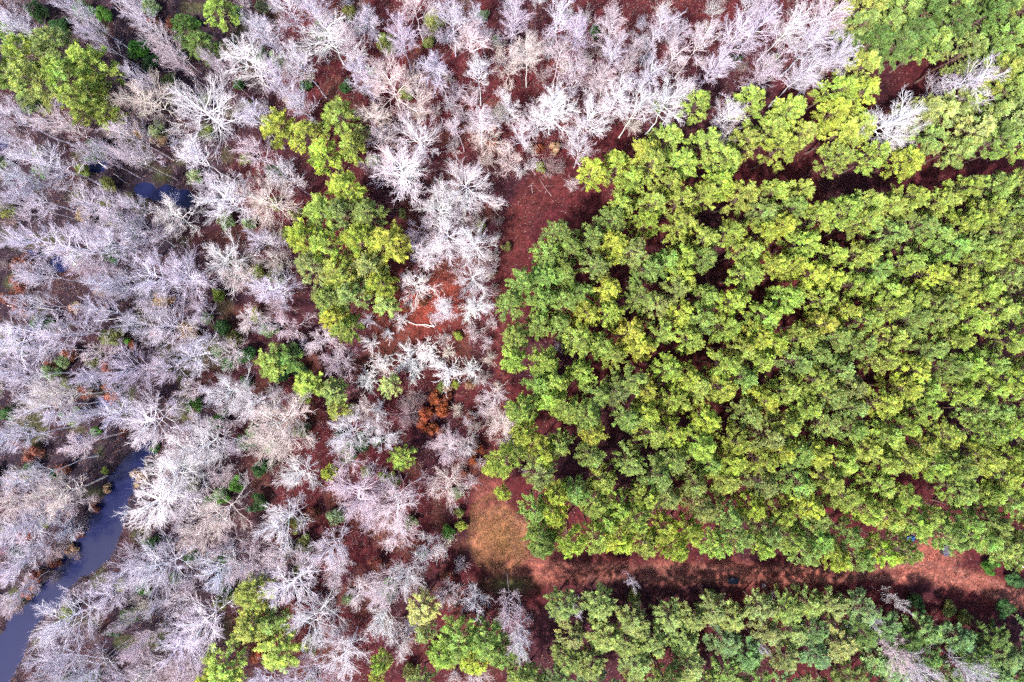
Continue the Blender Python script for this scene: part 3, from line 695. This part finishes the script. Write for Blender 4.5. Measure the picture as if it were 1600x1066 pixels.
for _ in range(6000):
    if added >= 108: break
    x, y = random.uniform(-50, 1330), random.uniform(-50, 1100)
    if not inpoly(x, y, WOOD) or not clear_of(x, y, 34): continue
    if any((x - a) ** 2 + (y - b) ** 2 < (r * 0.5 + 11) ** 2 for a, b, r in pts): continue
    if creek_at(x, y) < 45 and y > 690: continue
    if any(((x - a) / c_) ** 2 + ((y - b) / d_) ** 2 < 1 for a, b, c_, d_ in OPEN): continue
    r = random.uniform(16, 29); pts.append((x, y, r)); added += 1
    bare(x, y, r, tone_wood(x, y), random.choice(["fine", "tall", "tall"]) if (y < 260 or x < 260) else "fine", None, "slender bare trees between the larger ones")
print("bare", len(BARES), added)

# ---- leafless bushes ---------------------------------------------------------------
for x, y, r, t, z in [(575, 500, 15, L_, 0), (625, 500, 17, W_, 0), (607, 522, 13, W_, 0), (580, 536, 17, W_, 0), (598, 568, 26, W_, 0), (572, 592, 24, W_, 0), (640, 562, 28, W_, 0), (662, 545, 25, W_, 0), (646, 582, 19, W_, 0), (700, 580, 28, W_, 0), (736, 578, 22, W_, 0), (700, 550, 15, Cc, 0), (672, 560, 20, W_, 0),
                      (696, 478, 20, W_, 0), (735, 485, 20, W_, 0), (612, 680, 11, W_, 0), (590, 640, 17, W_, 0), (552, 650, 14, W_, 0), (750, 595, 18, Pk, 1), (785, 660, 34, Cc, 1), (790, 690, 20, Cc, 1), (715, 640, 16, "cream-white", 1), (735, 655, 20, Pk, 1), (855, 262, 26, Bg, 1), (830, 258, 18, Pk, 1), (828, 235, 18, Cc, 1), (700, 690, 24, Pk, 1),
                      (760, 640, 24, Pk, 1), (740, 520, 22, Pk, 1), (695, 530, 18, Pk, 1), (650, 620, 22, Bg, 1), (640, 655, 24, Bg, 1), (690, 860, 20, Pk, 1), (720, 880, 18, Pk, 1), (700, 840, 16, Cc, 1), (1204, 928, 12, Pk, 1), (1330, 985, 18, L_, 1), (1520, 1050, 26, Pk, 1), (1440, 1060, 24, L_, 1), (1470, 60, 18, L_, 1), (820, 735, 10, Pk, 1), (745, 930, 22, Pk, 1), (870, 955, 14, L_, 1),
                      (590, 125, 18, Pk, 1), (655, 180, 18, Cc, 1), (780, 180, 22, Cc, 1), (760, 250, 20, Cc, 1), (720, 180, 18, Pk, 1), (745, 350, 18, Cc, 1), (770, 420, 16, Pk, 1), (690, 300, 22, W_, 0), (640, 270, 22, W_, 0), (722, 312, 22, W_, 0), (125, 815, 18, Bg, 1), (98, 842, 20, Bg, 1), (112, 870, 16, Bg, 1), (78, 905, 17, Bg, 1), (150, 778, 16, Bg, 1), (30, 945, 18, Bg, 1), (228, 950, 24, Cc, 1), (215, 930, 18, Cc, 1)]:
    shrub(x, y, r, t, bool(z))
for x, y in [(772, 318), (778, 345), (770, 372), (776, 400), (764, 428), (770, 452), (758, 480), (764, 506), (756, 535), (766, 560), (758, 588), (772, 604), (752, 625), (748, 665), (742, 692), (752, 724), (736, 752), (812, 268), (880, 262), (900, 288)]:
    shrub(x + random.uniform(-6, 6), y, random.uniform(12, 19), random.choice([Pk, Cc, Bg]), True, "hazy bushes fringing the track")
n_top = 0; top_xy = []
for _ in range(3000):
    if n_top >= 70: break
    x, y = random.uniform(380, 1320), random.uniform(-10, 210)
    if not inpoly(x, y, WOOD) or not clear_of(x, y, 28) or any((x - a) ** 2 + (y - b) ** 2 < 22 ** 2 for a, b in top_xy): continue
    top_xy.append((x, y)); n_top += 1
    shrub(x, y, random.uniform(14, 22), random.choice([Pk, L_, Pk, Cc]), True, "hazy bushes in the upper wood")
shr = [(t[5], t[6]) for t in THINGS if t[2] == "bush"]
added = 0
for _ in range(6000):
    if added >= 95: break
    x, y = random.uniform(-40, 1330), random.uniform(-40, 1100)
    if not inpoly(x, y, WOOD) or not clear_of(x, y, 26): continue
    if any((x - a) ** 2 + (y - b) ** 2 < 17 ** 2 for a, b in shr): continue
    if creek_at(x, y) < 14 or zones(np.array(x), np.array(y))[0] < 4: continue
    if any(((x - a) / c_) ** 2 + ((y - b) / d_) ** 2 < 0.8 for a, b, c_, d_ in OPEN): continue
    shr.append((x, y)); added += 1
    shrub(x, y, random.uniform(10, 20), random.choice([Pk, Bg, Bg, Pk, L_, Bg]), random.random() < 0.75, "low leafless bushes in the wood")

# ---- evergreen and rusty bushes -----------------------------------------------------
DG, GG, OG, YG = "dark green", "glossy green", "olive green", "yellow-green"
for x, y, r, t in [(218, 78, 20, GG), (235, 98, 15, DG), (265, 128, 15, OG), (268, 155, 13, OG), (60, 20, 18, DG), (95, 40, 18, DG), (130, 18, 18, GG), (165, 26, 16, GG), (480, 137, 12, DG), (540, 135, 13, DG), (580, 110, 10, GG), (775, 65, 9, DG), (670, 65, 12, OG), (300, 35, 14, GG), (372, 22, 13, DG), (375, 130, 12, DG), (385, 250, 12, OG),
                   (340, 460, 13, YG), (347, 510, 15, DG), (385, 555, 18, DG), (305, 635, 15, GG), (340, 657, 17, GG), (385, 690, 18, DG), (398, 672, 14, GG), (145, 565, 13, OG), (106, 600, 11, OG), (12, 645, 14, DG), (151, 674, 10, GG), (200, 532, 7, GG), (400, 492, 14, YG), (460, 545, 14, DG), (470, 580, 14, DG), (440, 590, 12, DG), (715, 525, 9, YG), (690, 605, 10, OG), (712, 600, 8, YG), (660, 865, 9, GG), (700, 830, 14, GG), (722, 822, 11, YG), (718, 800, 9, OG),
                   (342, 775, 17, GG), (372, 755, 16, GG), (330, 785, 13, GG), (192, 914, 12, YG), (225, 918, 14, GG), (200, 962, 15, GG), (180, 985, 13, DG), (150, 1058, 13, DG), (166, 736, 7, YG), (90, 742, 14, DG), (237, 848, 15, DG), (70, 815, 11, OG), (300, 870, 14, DG), (345, 940, 16, OG), (350, 925, 12, DG), (350, 870, 12, DG), (275, 905, 12, DG), (405, 735, 15, DG), (418, 728, 12, DG), (615, 748, 14, OG), (600, 745, 10, YG), (545, 640, 12, OG), (1150, 95, 10, DG), (1205, 95, 14, OG), (1225, 55, 12, OG), (930, 50, 12, DG), (1010, 245, 14, GG), (640, 1050, 14, OG), (780, 470, 9, OG), (790, 385, 10, OG), (752, 355, 10, OG), (630, 335, 9, OG), (170, 290, 15, OG), (185, 345, 16, OG), (10, 330, 16, OG), (128, 265, 13, OG), (60, 240, 12, OG), (165, 320, 14, OG), (1430, 945, 18, DG), (1565, 950, 18, DG), (1548, 886, 15, GG), (1585, 905, 16, DG), (1505, 965, 14, OG), (1480, 950, 14, OG), (240, 700, 10, DG), (420, 640, 12, OG), (590, 690, 10, DG), (385, 165, 10, OG), (30, 860, 12, DG), (5, 830, 10, OG), (845, 262, 10, YG), (1110, 930, 14, OG), (990, 930, 14, OG)]:
    leafy(x, y, r, t)
lf_xy = [(t[5], t[6]) for t in THINGS if t[1] == "leafy bush"]; added = 0
for _ in range(4000):
    if added >= 75: break
    x, y = random.uniform(-20, 560), random.uniform(0, 1066)
    if random.random() < 0.3: x += 500
    if not inpoly(x, y, WOOD) or not clear_of(x, y, 30) or creek_at(x, y) < 8: continue
    if any((x - a) ** 2 + (y - b) ** 2 < 24 ** 2 for a, b in lf_xy): continue
    if any(((x - a) / c_) ** 2 + ((y - b) / d_) ** 2 < 1 for a, b, c_, d_ in OPEN): continue
    lf_xy.append((x, y)); added += 1
    leafy(x, y, random.uniform(11, 21), random.choice([DG, OG, "sage green", "sage green", "tan" if x < 300 else OG]), False, None, "understorey evergreens in the wood")
RB, RO, BO, TN = "red-brown", "rust-orange", "bright orange", "tan"
for x, y, r, t in [(676, 622, 15, RO), (668, 648, 17, RO), (690, 640, 15, RO), (680, 668, 15, RO), (662, 665, 12, RO), (698, 620, 11, RB), (178, 620, 13, BO), (170, 606, 9, BO), (164, 572, 13, RO), (137, 612, 13, RO), (110, 555, 15, RB), (206, 540, 9, RO), (241, 517, 9, RO), (40, 415, 22, RB), (40, 445, 20, RB), (40, 480, 17, RB), (20, 465, 17, RB), (52, 705, 20, RB), (35, 690, 14, RB), (42, 836, 13, RO), (28, 885, 9, RO), (46, 925, 11, RO), (54, 915, 7, BO), (118, 835, 12, RB), (104, 858, 13, TN), (82, 880, 12, RB), (140, 795, 12, RB), (160, 765, 11, TN), (64, 898, 12, RB), (265, 40, 15, RB), (240, 30, 13, RB), (250, 215, 16, TN), (215, 205, 14, TN), (735, 650, 9, RO), (750, 700, 12, RO), (738, 720, 10, RO), (720, 740, 10, RB), (590, 880, 16, RB), (700, 900, 12, RB), (405, 1022, 14, RO), (660, 470, 11, RB), (635, 480, 9, RB), (870, 230, 13, TN), (700, 605, 9, TN), (770, 225, 10, RO), (840, 230, 11, RO), (655, 75, 9, RB), (85, 755, 16, TN), (100, 735, 14, RB), (8, 860, 12, RO), (195, 670, 13, RB), (85, 570, 12, RB), (120, 480, 12, TN), (160, 455, 12, TN), (490, 800, 14, RB), (735, 600, 10, TN), (690, 570, 9, TN)]:
    leafy(x, y, r, t, True, None, "bushes holding dry leaves")

# ------------------------------------------------------------------ small things
def mesh_obj(name, V, F, mat, parent=None):
    me = bpy.data.meshes.new(name); me.from_pydata([tuple(v) for v in V], [], [tuple(f) for f in F]); me.materials.append(mat); me.update()
    o = bpy.data.objects.new(name, me); o.parent = parent; C.objects.link(o); return o
def box(name, x0, x1, y0, y1, z0, z1, mat, parent, bev=0.02):
    V = [(x, y, z) for z in (z0, z1) for x, y in ((x0, y0), (x1, y0), (x1, y1), (x0, y1))]
    F = [(3, 2, 1, 0), (4, 5, 6, 7), (0, 1, 5, 4), (1, 2, 6, 5), (2, 3, 7, 6), (3, 0, 4, 7)]
    o = mesh_obj(name, V, F, mat, parent)
    b = o.modifiers.new("bevel", 'BEVEL'); b.width = bev; b.segments = 2
    return o
def gz(X, Y): return float(height(np.array(X), np.array(Y)))
def at_plan(x, y, h=0.0):
    X, Y = gx(x, y, h); return X, Y, gz(X, Y)
def tag(o, label, cat, group=None):
    o["label"] = label; o["category"] = cat
    if group: o["group"] = group
    return o

M_NAVY = plain("navy_plastic", (0.004, 0.008, 0.035), 0.45)
M_GREY = plain("weathered_metal", (0.085, 0.075, 0.10), 0.55, 0.3)
M_WOODB = plain("dark_boards", (0.035, 0.028, 0.026), 0.8)
M_BLUE = plain("blue_tarpaulin", (0.015, 0.09, 0.27), 0.5)
M_PALE = plain("faded_plastic", (0.62, 0.48, 0.50), 0.6)
M_LOGB = plain("rotten_log", (0.06, 0.028, 0.016), 0.95)
M_TWIG = plain("grey_wood", (0.42, 0.30, 0.32), 0.85)
M_LOGW = plain("bleached_wood", (0.80, 0.76, 0.74), 0.8, 0, (0.85, 1.1))

o = empty("storage_box", at_plan(1143, 904)); o.rotation_euler[2] = -0.04
tag(o, "dark navy lidded box lying on the red dirt track", "box")
box("body", -0.72, 0.72, -0.45, 0.45, 0.0, 0.52, M_NAVY, o, 0.05); box("lid", -0.78, 0.78, -0.50, 0.50, 0.523, 0.62, M_NAVY, o, 0.04)
box("latch", -0.12, 0.12, -0.56, -0.503, 0.42, 0.58, M_PALE, o, 0.015)
for sx in (-1, 1): box("handle", sx * 0.80 - 0.04, sx * 0.80 + 0.04, -0.16, 0.16, 0.36, 0.42, M_PALE, o, 0.015)

o = empty("box_hut", at_plan(1469, 856)); o.rotation_euler[2] = 0.22; o.scale = (0.82, 0.82, 0.82)
tag(o, "small grey-roofed box hut at the edge of the dirt parking patch", "hut")
for nm, a in (("wall", (-0.55, -0.50, -0.85, 0.85)), ("wall", (0.50, 0.55, -0.85, 0.85)), ("wall", (-0.497, 0.497, 0.80, 0.85))): box(nm, *a, 0, 1.5, M_WOODB, o, 0.01)
box("wall", -0.497, 0.1, -0.85, -0.80, 0, 1.5, M_WOODB, o, 0.01)
roof = mesh_obj("roof", [(-0.68, -1.0, 1.503), (0.68, -1.0, 1.62), (0.68, 1.0, 1.62), (-0.68, 1.0, 1.503), (-0.68, -1.0, 1.56), (0.68, -1.0, 1.68), (0.68, 1.0, 1.68), (-0.68, 1.0, 1.56)], [(3, 2, 1, 0), (4, 5, 6, 7), (0, 1, 5, 4), (1, 2, 6, 5), (2, 3, 7, 6), (3, 0, 4, 7)], M_GREY, o)
for k in range(3): box("batten", -0.66, 0.66, -0.8 + k * 0.78, -0.76 + k * 0.78, 1.60, 1.69, M_GREY, roof, 0.01)

o = empty("shed", at_plan(1606, 848)); o.rotation_euler[2] = 0.1
tag(o, "grey shed roof cut off by the photo's right border", "shed")
for a in ((-1.2, -1.1, -1.4, 1.4), (1.1, 1.2, -1.4, 1.4), (-1.097, 1.097, 1.3, 1.4), (-1.097, 1.097, -1.4, -1.3)): box("wall", *a, 0, 2.0, M_WOODB, o, 0.02)
for sx in (-1, 1):
    r_ = mesh_obj("roof_slope", [(0, -1.6, 2.65), (sx * 1.4, -1.6, 2.02), (sx * 1.4, 1.6, 2.02), (0, 1.6, 2.65), (0, -1.6, 2.71), (sx * 1.4, -1.6, 2.08), (sx * 1.4, 1.6, 2.08), (0, 1.6, 2.71)], [(3, 2, 1, 0), (4, 5, 6, 7), (0, 1, 5, 4), (1, 2, 6, 5), (2, 3, 7, 6), (3, 0, 4, 7)], M_GREY, o)

def tarp():
    n = 22; X0, Y0, Z0 = at_plan(1420, 841)
    V, F = [], []
    for j in range(n):
        for i in range(n):
            u, v = i / (n - 1) * 2 - 1, j / (n - 1) * 2 - 1
            hump = max(0, 1 - (u * u + v * v) * 0.62)
            z = 0.06 + 0.75 * hump ** 0.7 + 0.09 * math.sin(7 * u + 3 * v) * (1 - abs(v) * .4) + 0.06 * math.sin(11 * v - 5 * u)
            V.append((u * 0.85 + 0.07 * math.sin(5 * v), v * 0.62 + 0.09 * math.sin(4 * u + 1), max(z, 0.03)))
    for j in range(n - 1):
        for i in range(n - 1): F.append((j * n + i, j * n + i + 1, (j + 1) * n + i + 1, (j + 1) * n + i))
    o = mesh_obj("tarpaulin", V, F, M_BLUE); o.location = (X0, Y0, Z0); o.rotation_euler[2] = 0.35; o.scale = (0.75, 0.75, 0.75)
    so = o.modifiers.new("solid", 'SOLIDIFY'); so.thickness = 0.012
    tag(o, "crumpled bright blue tarpaulin beneath the pines by the parking patch", "tarpaulin")
tarp()

def drum():
    k = 18; prof = [(0.0, 0.0), (0.22, 0.0), (0.25, 0.08), (0.27, 0.42), (0.30, 0.44), (0.30, 0.48), (0.25, 0.48), (0.22, 0.05), (0.0, 0.05)]
    V = [(r * math.cos(2 * math.pi * j / k), r * math.sin(2 * math.pi * j / k), z) for r, z in prof for j in range(k)]
    F = [(i * k + j, i * k + (j + 1) % k, (i + 1) * k + (j + 1) % k, (i + 1) * k + j) for i in range(len(prof) - 1) for j in range(k)]
    o = mesh_obj("bucket", V, F, M_PALE); o.location = at_plan(1190, 912)
    tag(o, "small pale pink bucket beside the dirt track near the navy box", "bucket")
drum()

def log(name, pts, r, mat, label, cat, side=()):
    """lying wood: a bent tapering stem with side branches; pts in plan units with heights"""
    tri = Tri()
    def line(pp, r0):
        P = []
        for (x, y, z) in pp:
            X, Y = gx(x, y, z); P.append((X, Y, gz(X, Y) + z))
        P = np.array(P)
        Q = np.concatenate([np.linspace(P[i], P[i + 1], 4, endpoint=False) for i in range(len(P) - 1)] + [P[-1:]])
        Q[1:-1] += rng.normal(0, r0 * 0.35, (len(Q) - 2, 3))
        tubes(tri, Q[None], (r0 * (1 - 0.65 * np.linspace(0, 1, len(Q))))[None], 7, W3[None])
    line(pts, r)
    for sp in side: line(sp, r * 0.55)
    o = bpy.data.objects.new(name, tri.build(name, mat, True)); C.objects.link(o)
    # origin on the wood itself
    v0 = o.data.vertices[0].co.copy(); o.data.transform(__import__("mathutils").Matrix.Translation(-v0)); o.location = v0
    tag(o, label, cat)
log("fallen_branch", [(679, 511, 0.35), (668, 508, 0.25), (652, 508, 0.2), (636, 502, 0.3), (622, 506, 0.2)], 0.085, M_LOGW, "bleached white fallen branch with an upturned end on dark red litter", "branch", [[(678, 510, 0.3), (672, 503, 0.6), (673, 495, 0.9)], [(662, 509, 0.25), (674, 513, 0.2)], [(636, 502, 0.3), (628, 497, 0.3)]])
log("fallen_branch", [(832, 302, 0.2), (830, 290, 0.3), (836, 282, 0.2)], 0.035, M_TWIG, "small pale fallen branch on the bare red ground at the track's upper end", "branch", [[(830, 290, 0.3), (822, 294, 0.2)], [(830, 291, 0.3), (838, 290, 0.2)]])
log("fallen_branch", [(862, 307, 0.1), (850, 292, 0.3), (842, 278, 0.2)], 0.035, M_TWIG, "forked grey fallen branch beside the brownish bush at the track's upper end", "branch", [[(850, 292, 0.3), (868, 290, 0.2)], [(854, 297, 0.2), (850, 306, 0.1)]])
log("fallen_log", [(690, 379, 0.15), (705, 371, 0.2), (722, 360, 0.2)], 0.24, M_LOGB, "dark rotten log lying between white bare trees", "log")
log("fallen_log", [(137, 241, 0.2), (165, 262, 0.3), (203, 290, 0.2)], 0.07, M_LOGW, "long pale fallen trunk across the pool in the upper wood", "log")
log("fallen_log", [(15, 478, 0.3), (60, 481, 0.5), (105, 486, 0.3)], 0.06, M_LOGW, "long pale fallen trunk lying level beside the red-brown bushes", "log", [[(60, 480, 0.5), (80, 470, 0.3)]])
log("fallen_log", [(150, 502, 0.4), (190, 497, 0.4), (228, 486, 0.3)], 0.06, M_LOGW, "thin pale fallen trunk among lavender trees in the swamp", "log")
log("mooring_stake", [(56, 972, -0.9), (58, 955, 0.4), (61, 938, 1.6)], 0.055, M_LOGW, "thin pale stake leaning out of the blue creek", "stake")
log("fallen_branch", [(1583, 876, 0.2), (1590, 881, 0.3), (1600, 888, 0.2)], 0.09, M_LOGW, "short white branch beside dark brush under the shed", "branch", [[(1590, 881, 0.3), (1586, 886, 0.2)]])

# ------------------------------------------------------------------ uncountable ground cover
def scatter_twigs(name, label, cat, n, area, hmin, hmax, lean, cols, r, mat=M_BARK):
    xs = np.array([q[0] for q in area]); ys = np.array([q[1] for q in area])
    x = rng.uniform(xs.min(), xs.max(), n * 3); y = rng.uniform(ys.min(), ys.max(), n * 3)
    ins = np.zeros(len(x), bool); m = len(area)
    for i in range(m):
        x0, y0 = area[i]; x1, y1 = area[(i + 1) % m]
        c_ = ((y0 > y) != (y1 > y)) & (x < (x1 - x0) * (y - y0) / (y1 - y0 + 1e-9) + x0); ins ^= c_
    dens = vnoise(x, y, 1 / 22.0, 31) + 0.5 * vnoise(x, y, 1 / 7.0, 32)
    ins &= (creek_d(x, y) > 4) & (rng.random(len(x)) < sstep(0.35, 1.0, dens))
    x, y = x[ins][:n], y[ins][:n]; n = len(x)
    X, Y = (x - 800) * S, (533 - y) * S
    p = np.stack([X, Y, height(X, Y) - 0.03], 1)
    d = unit(np.stack([rng.normal(0, lean, n), rng.normal(0, lean, n), np.ones(n)], 1))
    L = hmin + (hmax - hmin) * rng.random(n) ** 2
    P = np.stack([p, p + d * L[:, None]], 1)
    t = Tri(); tubes(t, P, np.full((n, 2), r), 3, np.array(cols)[rng.integers(0, len(cols), n)] * (0.7 + 0.6 * rng.random((n, 1))))
    o = bpy.data.objects.new(name, t.build(name, mat)); o.color = (1, 1, 1, 1); C.objects.link(o)
    o["kind"] = "stuff"; o["label"] = label; o["category"] = cat
scatter_twigs("undergrowth", "thin brown and pinkish undergrowth between the bare trees", "undergrowth", 62000, WOOD, 0.3, 1.7, 0.55, [(0.30, 0.20, 0.20), (0.22, 0.11, 0.10), (0.36, 0.30, 0.33), (0.20, 0.16, 0.10)], 0.018)
scatter_twigs("dry_grass", "short tan grass on the clearing", "grass", 16000, [(735, 790), (770, 765), (800, 800), (815, 840), (830, 870), (790, 895), (745, 885), (728, 840)], 0.1, 0.4, 0.5, [(0.32, 0.15, 0.08), (0.24, 0.13, 0.05), (0.14, 0.11, 0.035)], 0.02)

def scatter_litter(n):
    x = rng.uniform(-60, 1660, n * 2); y = rng.uniform(-40, 1100, n * 2)
    ins = (creek_d(x, y) > 2) & (rng.random(n * 2) < sstep(0.2, 0.75, vnoise(x, y, 1 / 13.0, 41)))
    x, y = x[ins][:n], y[ins][:n]; n = len(x)
    X, Y = (x - 800) * S, (533 - y) * S
    pos = np.stack([X, Y, height(X, Y) + 0.03 + 0.05 * rng.random(n)], 1)
    nrm = unit(np.stack([rng.normal(0, 0.5, n), rng.normal(0, 0.5, n), np.ones(n)], 1))
    u, w = frames(nrm); a = rng.random((n, 1)) * 6.283
    e1 = (u * np.cos(a) + w * np.sin(a)) * (0.06 + 0.09 * rng.random((n, 1))); e2 = np.cross(nrm, e1) * 0.6
    V = np.stack([pos - e1, pos + e2, pos + e1, pos - e2], 1).reshape(-1, 3)
    i = np.arange(n) * 4
    cols = np.array([(0.20, 0.07, 0.05), (0.28, 0.12, 0.08), (0.08, 0.024, 0.025), (0.28, 0.17, 0.17), (0.05, 0.018, 0.022), (0.17, 0.055, 0.03)]) * 0.8
    T = cols[rng.integers(0, len(cols), n)] * (0.7 + 0.5 * rng.random((n, 1)))
    t = Tri(); t.add(V, np.concatenate([np.stack([i, i + 1, i + 2], 1), np.stack([i, i + 2, i + 3], 1)]), np.repeat(T, 4, 0))
    o = bpy.data.objects.new("leaf_litter", t.build("leaf_litter", M_LEAF)); C.objects.link(o)
    o["kind"] = "stuff"; o["label"] = "fallen red and tan leaves scattered over the ground"; o["category"] = "leaf litter"
scatter_litter(140000)

# ------------------------------------------------------------------ labels that single out each tree and bush
MARKS = [(90, 110, "in the pine clump of the top left corner"), (290, 60, "near the dark green pines of the upper left"), (20, 250, "by the left border under the corner pine clump"), (150, 265, "by the small dark pools"), (265, 300, "at the three blue puddles"), (340, 170, "at the big white tree beyond the corner pines"),
    (400, 40, "along the top border left of centre"), (520, 80, "around the big white tree near the top"), (480, 220, "at the short row of yellow pines"), (430, 320, "left of the big island of pines"), (545, 350, "in the upper half of the pine island"), (550, 470, "in the lower half of the pine island"), (640, 140, "above the white star-shaped trees"), (640, 270, "among the white star-shaped trees"), (740, 300, "beside the track's upper end"), (690, 390, "by the dark rotten log"),
    (650, 30, "along the top border at centre"), (770, 190, "among cream bushes above the track"), (860, 40, "in the grey wood on the top border"), (880, 180, "at the white trees above the red ground"), (1000, 160, "in the row of white trees above the pines"), (1000, 40, "in the grey wood above the white row"), (1130, 60, "in the grey wood toward the right"), (1140, 190, "round the lone white tree among pines"), (1270, 70, "where the grey wood meets the corner pines"),
    (40, 440, "at the left border's red-brown bushes"), (60, 350, "on the left border above the red-brown bushes"), (60, 540, "on the left border below the red-brown bushes"), (180, 400, "in the dense lavender wood"), (290, 440, "in the middle of the lavender wood"), (220, 530, "in the lower lavender wood"), (170, 610, "by the bright orange bush"), (60, 660, "above the creek's left bank"), (370, 410, "at the bright white tree beside the lavender wood"), (380, 580, "left of the round dark pine"), (440, 560, "at the round dark pine"), (500, 610, "below the round dark pine"),
    (610, 510, "by the white fallen branch"), (590, 580, "in the cluster of white starbursts"), (690, 570, "at the starbursts' right end"), (680, 645, "at the rust-orange bushes"), (780, 650, "at the pale hazy bush beside the pines"), (750, 520, "on the track's middle stretch"), (730, 440, "between the pine island and the track"), (310, 680, "above the creek's upper end"), (240, 770, "on the creek's right bank"), (60, 780, "on the creek's left bank"), (30, 880, "between left border and creek"), (250, 890, "below the big creekside tree"), (130, 970, "beside the creek near the stake"), (120, 1050, "on the bottom border by the creek"),
    (450, 670, "at the large cream tree"), (560, 680, "between cream tree and orange bushes"), (450, 830, "in the white trees left of centre bottom"), (590, 780, "in the pinkish trees above the bottom"), (700, 750, "left of the tan clearing"), (720, 830, "on the clearing's left edge"), (600, 900, "in the pinkish wood below the clearing"), (320, 960, "left of the paired pines near the bottom"), (400, 960, "in the pines near the bottom left"), (350, 1040, "in the pines on the bottom border"), (500, 1000, "on the bottom border in the bare wood"), (600, 1040, "on the bottom border left of the pine clump"), (740, 1010, "in the pine clump on the bottom border"), (790, 940, "just below the tan clearing"),
    (930, 250, "at the block's upper left corner"), (1010, 250, "under the row of white trees"), (1090, 200, "between the white trees"), (1200, 190, "at the bright yellow pines"), (1310, 190, "left of the white tree inside the pine edge"), (1390, 190, "at the white tree inside the pine edge"), (1480, 190, "on the strip above the red lane"), (1570, 190, "on the strip at the right border"), (1380, 40, "on the left of the top right corner stand"), (1470, 50, "amid the top right corner stand"), (1560, 40, "in the top right corner"), (1500, 120, "at the lavender tree by the corner stand"),
    (880, 380, "at the block's bulging upper left edge"), (990, 310, "at the block's top near the red opening"), (1110, 310, "along the block's top edge"), (1210, 320, "along the block's top right of centre"), (1310, 330, "below the bend of the red lane"), (1420, 330, "below the red lane"), (1540, 320, "below the lane at the right border"), (840, 480, "on the block's left edge"), (930, 470, "near the block's upper left gaps"), (1030, 420, "in the block's upper middle"), (1130, 450, "above the block's centre"), (1240, 420, "in the block's upper right quarter"), (1350, 430, "right of the block's upper centre"), (1460, 430, "toward the right side of the block"), (1560, 420, "on the right border of the block above middle"),
    (840, 580, "on the block's left edge by the track"), (930, 590, "around the long curved gap"), (1030, 560, "left of the block's centre"), (1130, 560, "at the block's very centre"), (1240, 550, "right of the block's centre"), (1350, 550, "near the gap right of centre"), (1460, 560, "near the narrow gaps toward the right"), (1560, 550, "at the right border below middle"), (840, 680, "on the block's lower left edge"), (930, 690, "inside the lower left edge"), (1030, 680, "below the block's centre"), (1130, 670, "in the lower middle of the block"), (1240, 660, "in the lower right middle"), (1350, 670, "in the block's lower right"), (1470, 670, "by the long dark gap at lower right"), (1570, 670, "on the right border above the shed"),
    (790, 745, "at the top of the tan clearing"), (860, 790, "right of the tan clearing"), (850, 850, "on the clearing's lower right edge"), (950, 800, "above the track's lower bend"), (1050, 790, "in the block's lower middle"), (1150, 790, "above the navy box"), (1260, 780, "in the block's lower right part"), (1370, 790, "left of the blue tarpaulin"), (1430, 800, "above the blue tarpaulin"), (1520, 790, "above the grey hut"), (1580, 810, "above the grey shed"), (960, 860, "on the upper side of the track"), (1080, 860, "above the track near the navy box"), (1230, 860, "above the track right of the navy box"), (1350, 870, "above the track by the parking patch"), (1550, 900, "between hut and shed"),
    (880, 960, "at the left end of the bottom stand"), (960, 960, "below the track's straight part"), (1060, 960, "below the navy box, to its left"), (1160, 960, "just below the navy box"), (1260, 960, "below the track right of the navy box"), (1370, 960, "around the white dead tree below the track"), (1450, 970, "below the parking patch"), (1540, 980, "in the bottom right stand"), (1590, 1010, "on the right border at the bottom"), (900, 1050, "at the bottom border of the lower stand"), (1020, 1050, "on the bottom border right of centre"), (1140, 1050, "on the bottom border below the navy box"), (1260, 1050, "on the bottom border of the right half"), (1400, 1050, "at the white trees on the bottom border"), (1510, 1050, "on the bottom border near the right corner")]
ORD = ["topmost", "second from top", "third from top", "fourth from top", "fifth from top", "sixth from top", "seventh from top", "eighth from top", "ninth from top"]
NUM = {2: "two", 3: "three", 4: "four", 5: "five", 6: "six", 7: "seven", 8: "eight", 9: "nine", 10: "ten"}
classes = {}
for T_ in THINGS:
    o, kind, cat, tone, size, x, y, grp = T_
    m_ = min(MARKS, key=lambda q: (q[0] - x) ** 2 + (q[1] - y) ** 2)[2]
    classes.setdefault((kind, cat, tone, size, m_), []).append(T_)
for (kind, cat, tone, size, m_), L_st in classes.items():
    L_st.sort(key=lambda t: (t[6], t[5])); n = len(L_st)
    for k, T_ in enumerate(L_st):
        lab = f"{size} {tone} {kind} {m_}"
        if n == 2: lab += (", upper one", ", lower one")[k]
        elif n > 2: lab += ", " + ("lowest" if k == n - 1 else ORD[k])
        if len(lab.split()) > 16: lab = lab.replace(size + " ", "", 1)
        tag(T_[0], lab, cat, T_[7])
from collections import Counter
print("COUNT", Counter(t[0].name.split(".")[0] for t in THINGS))
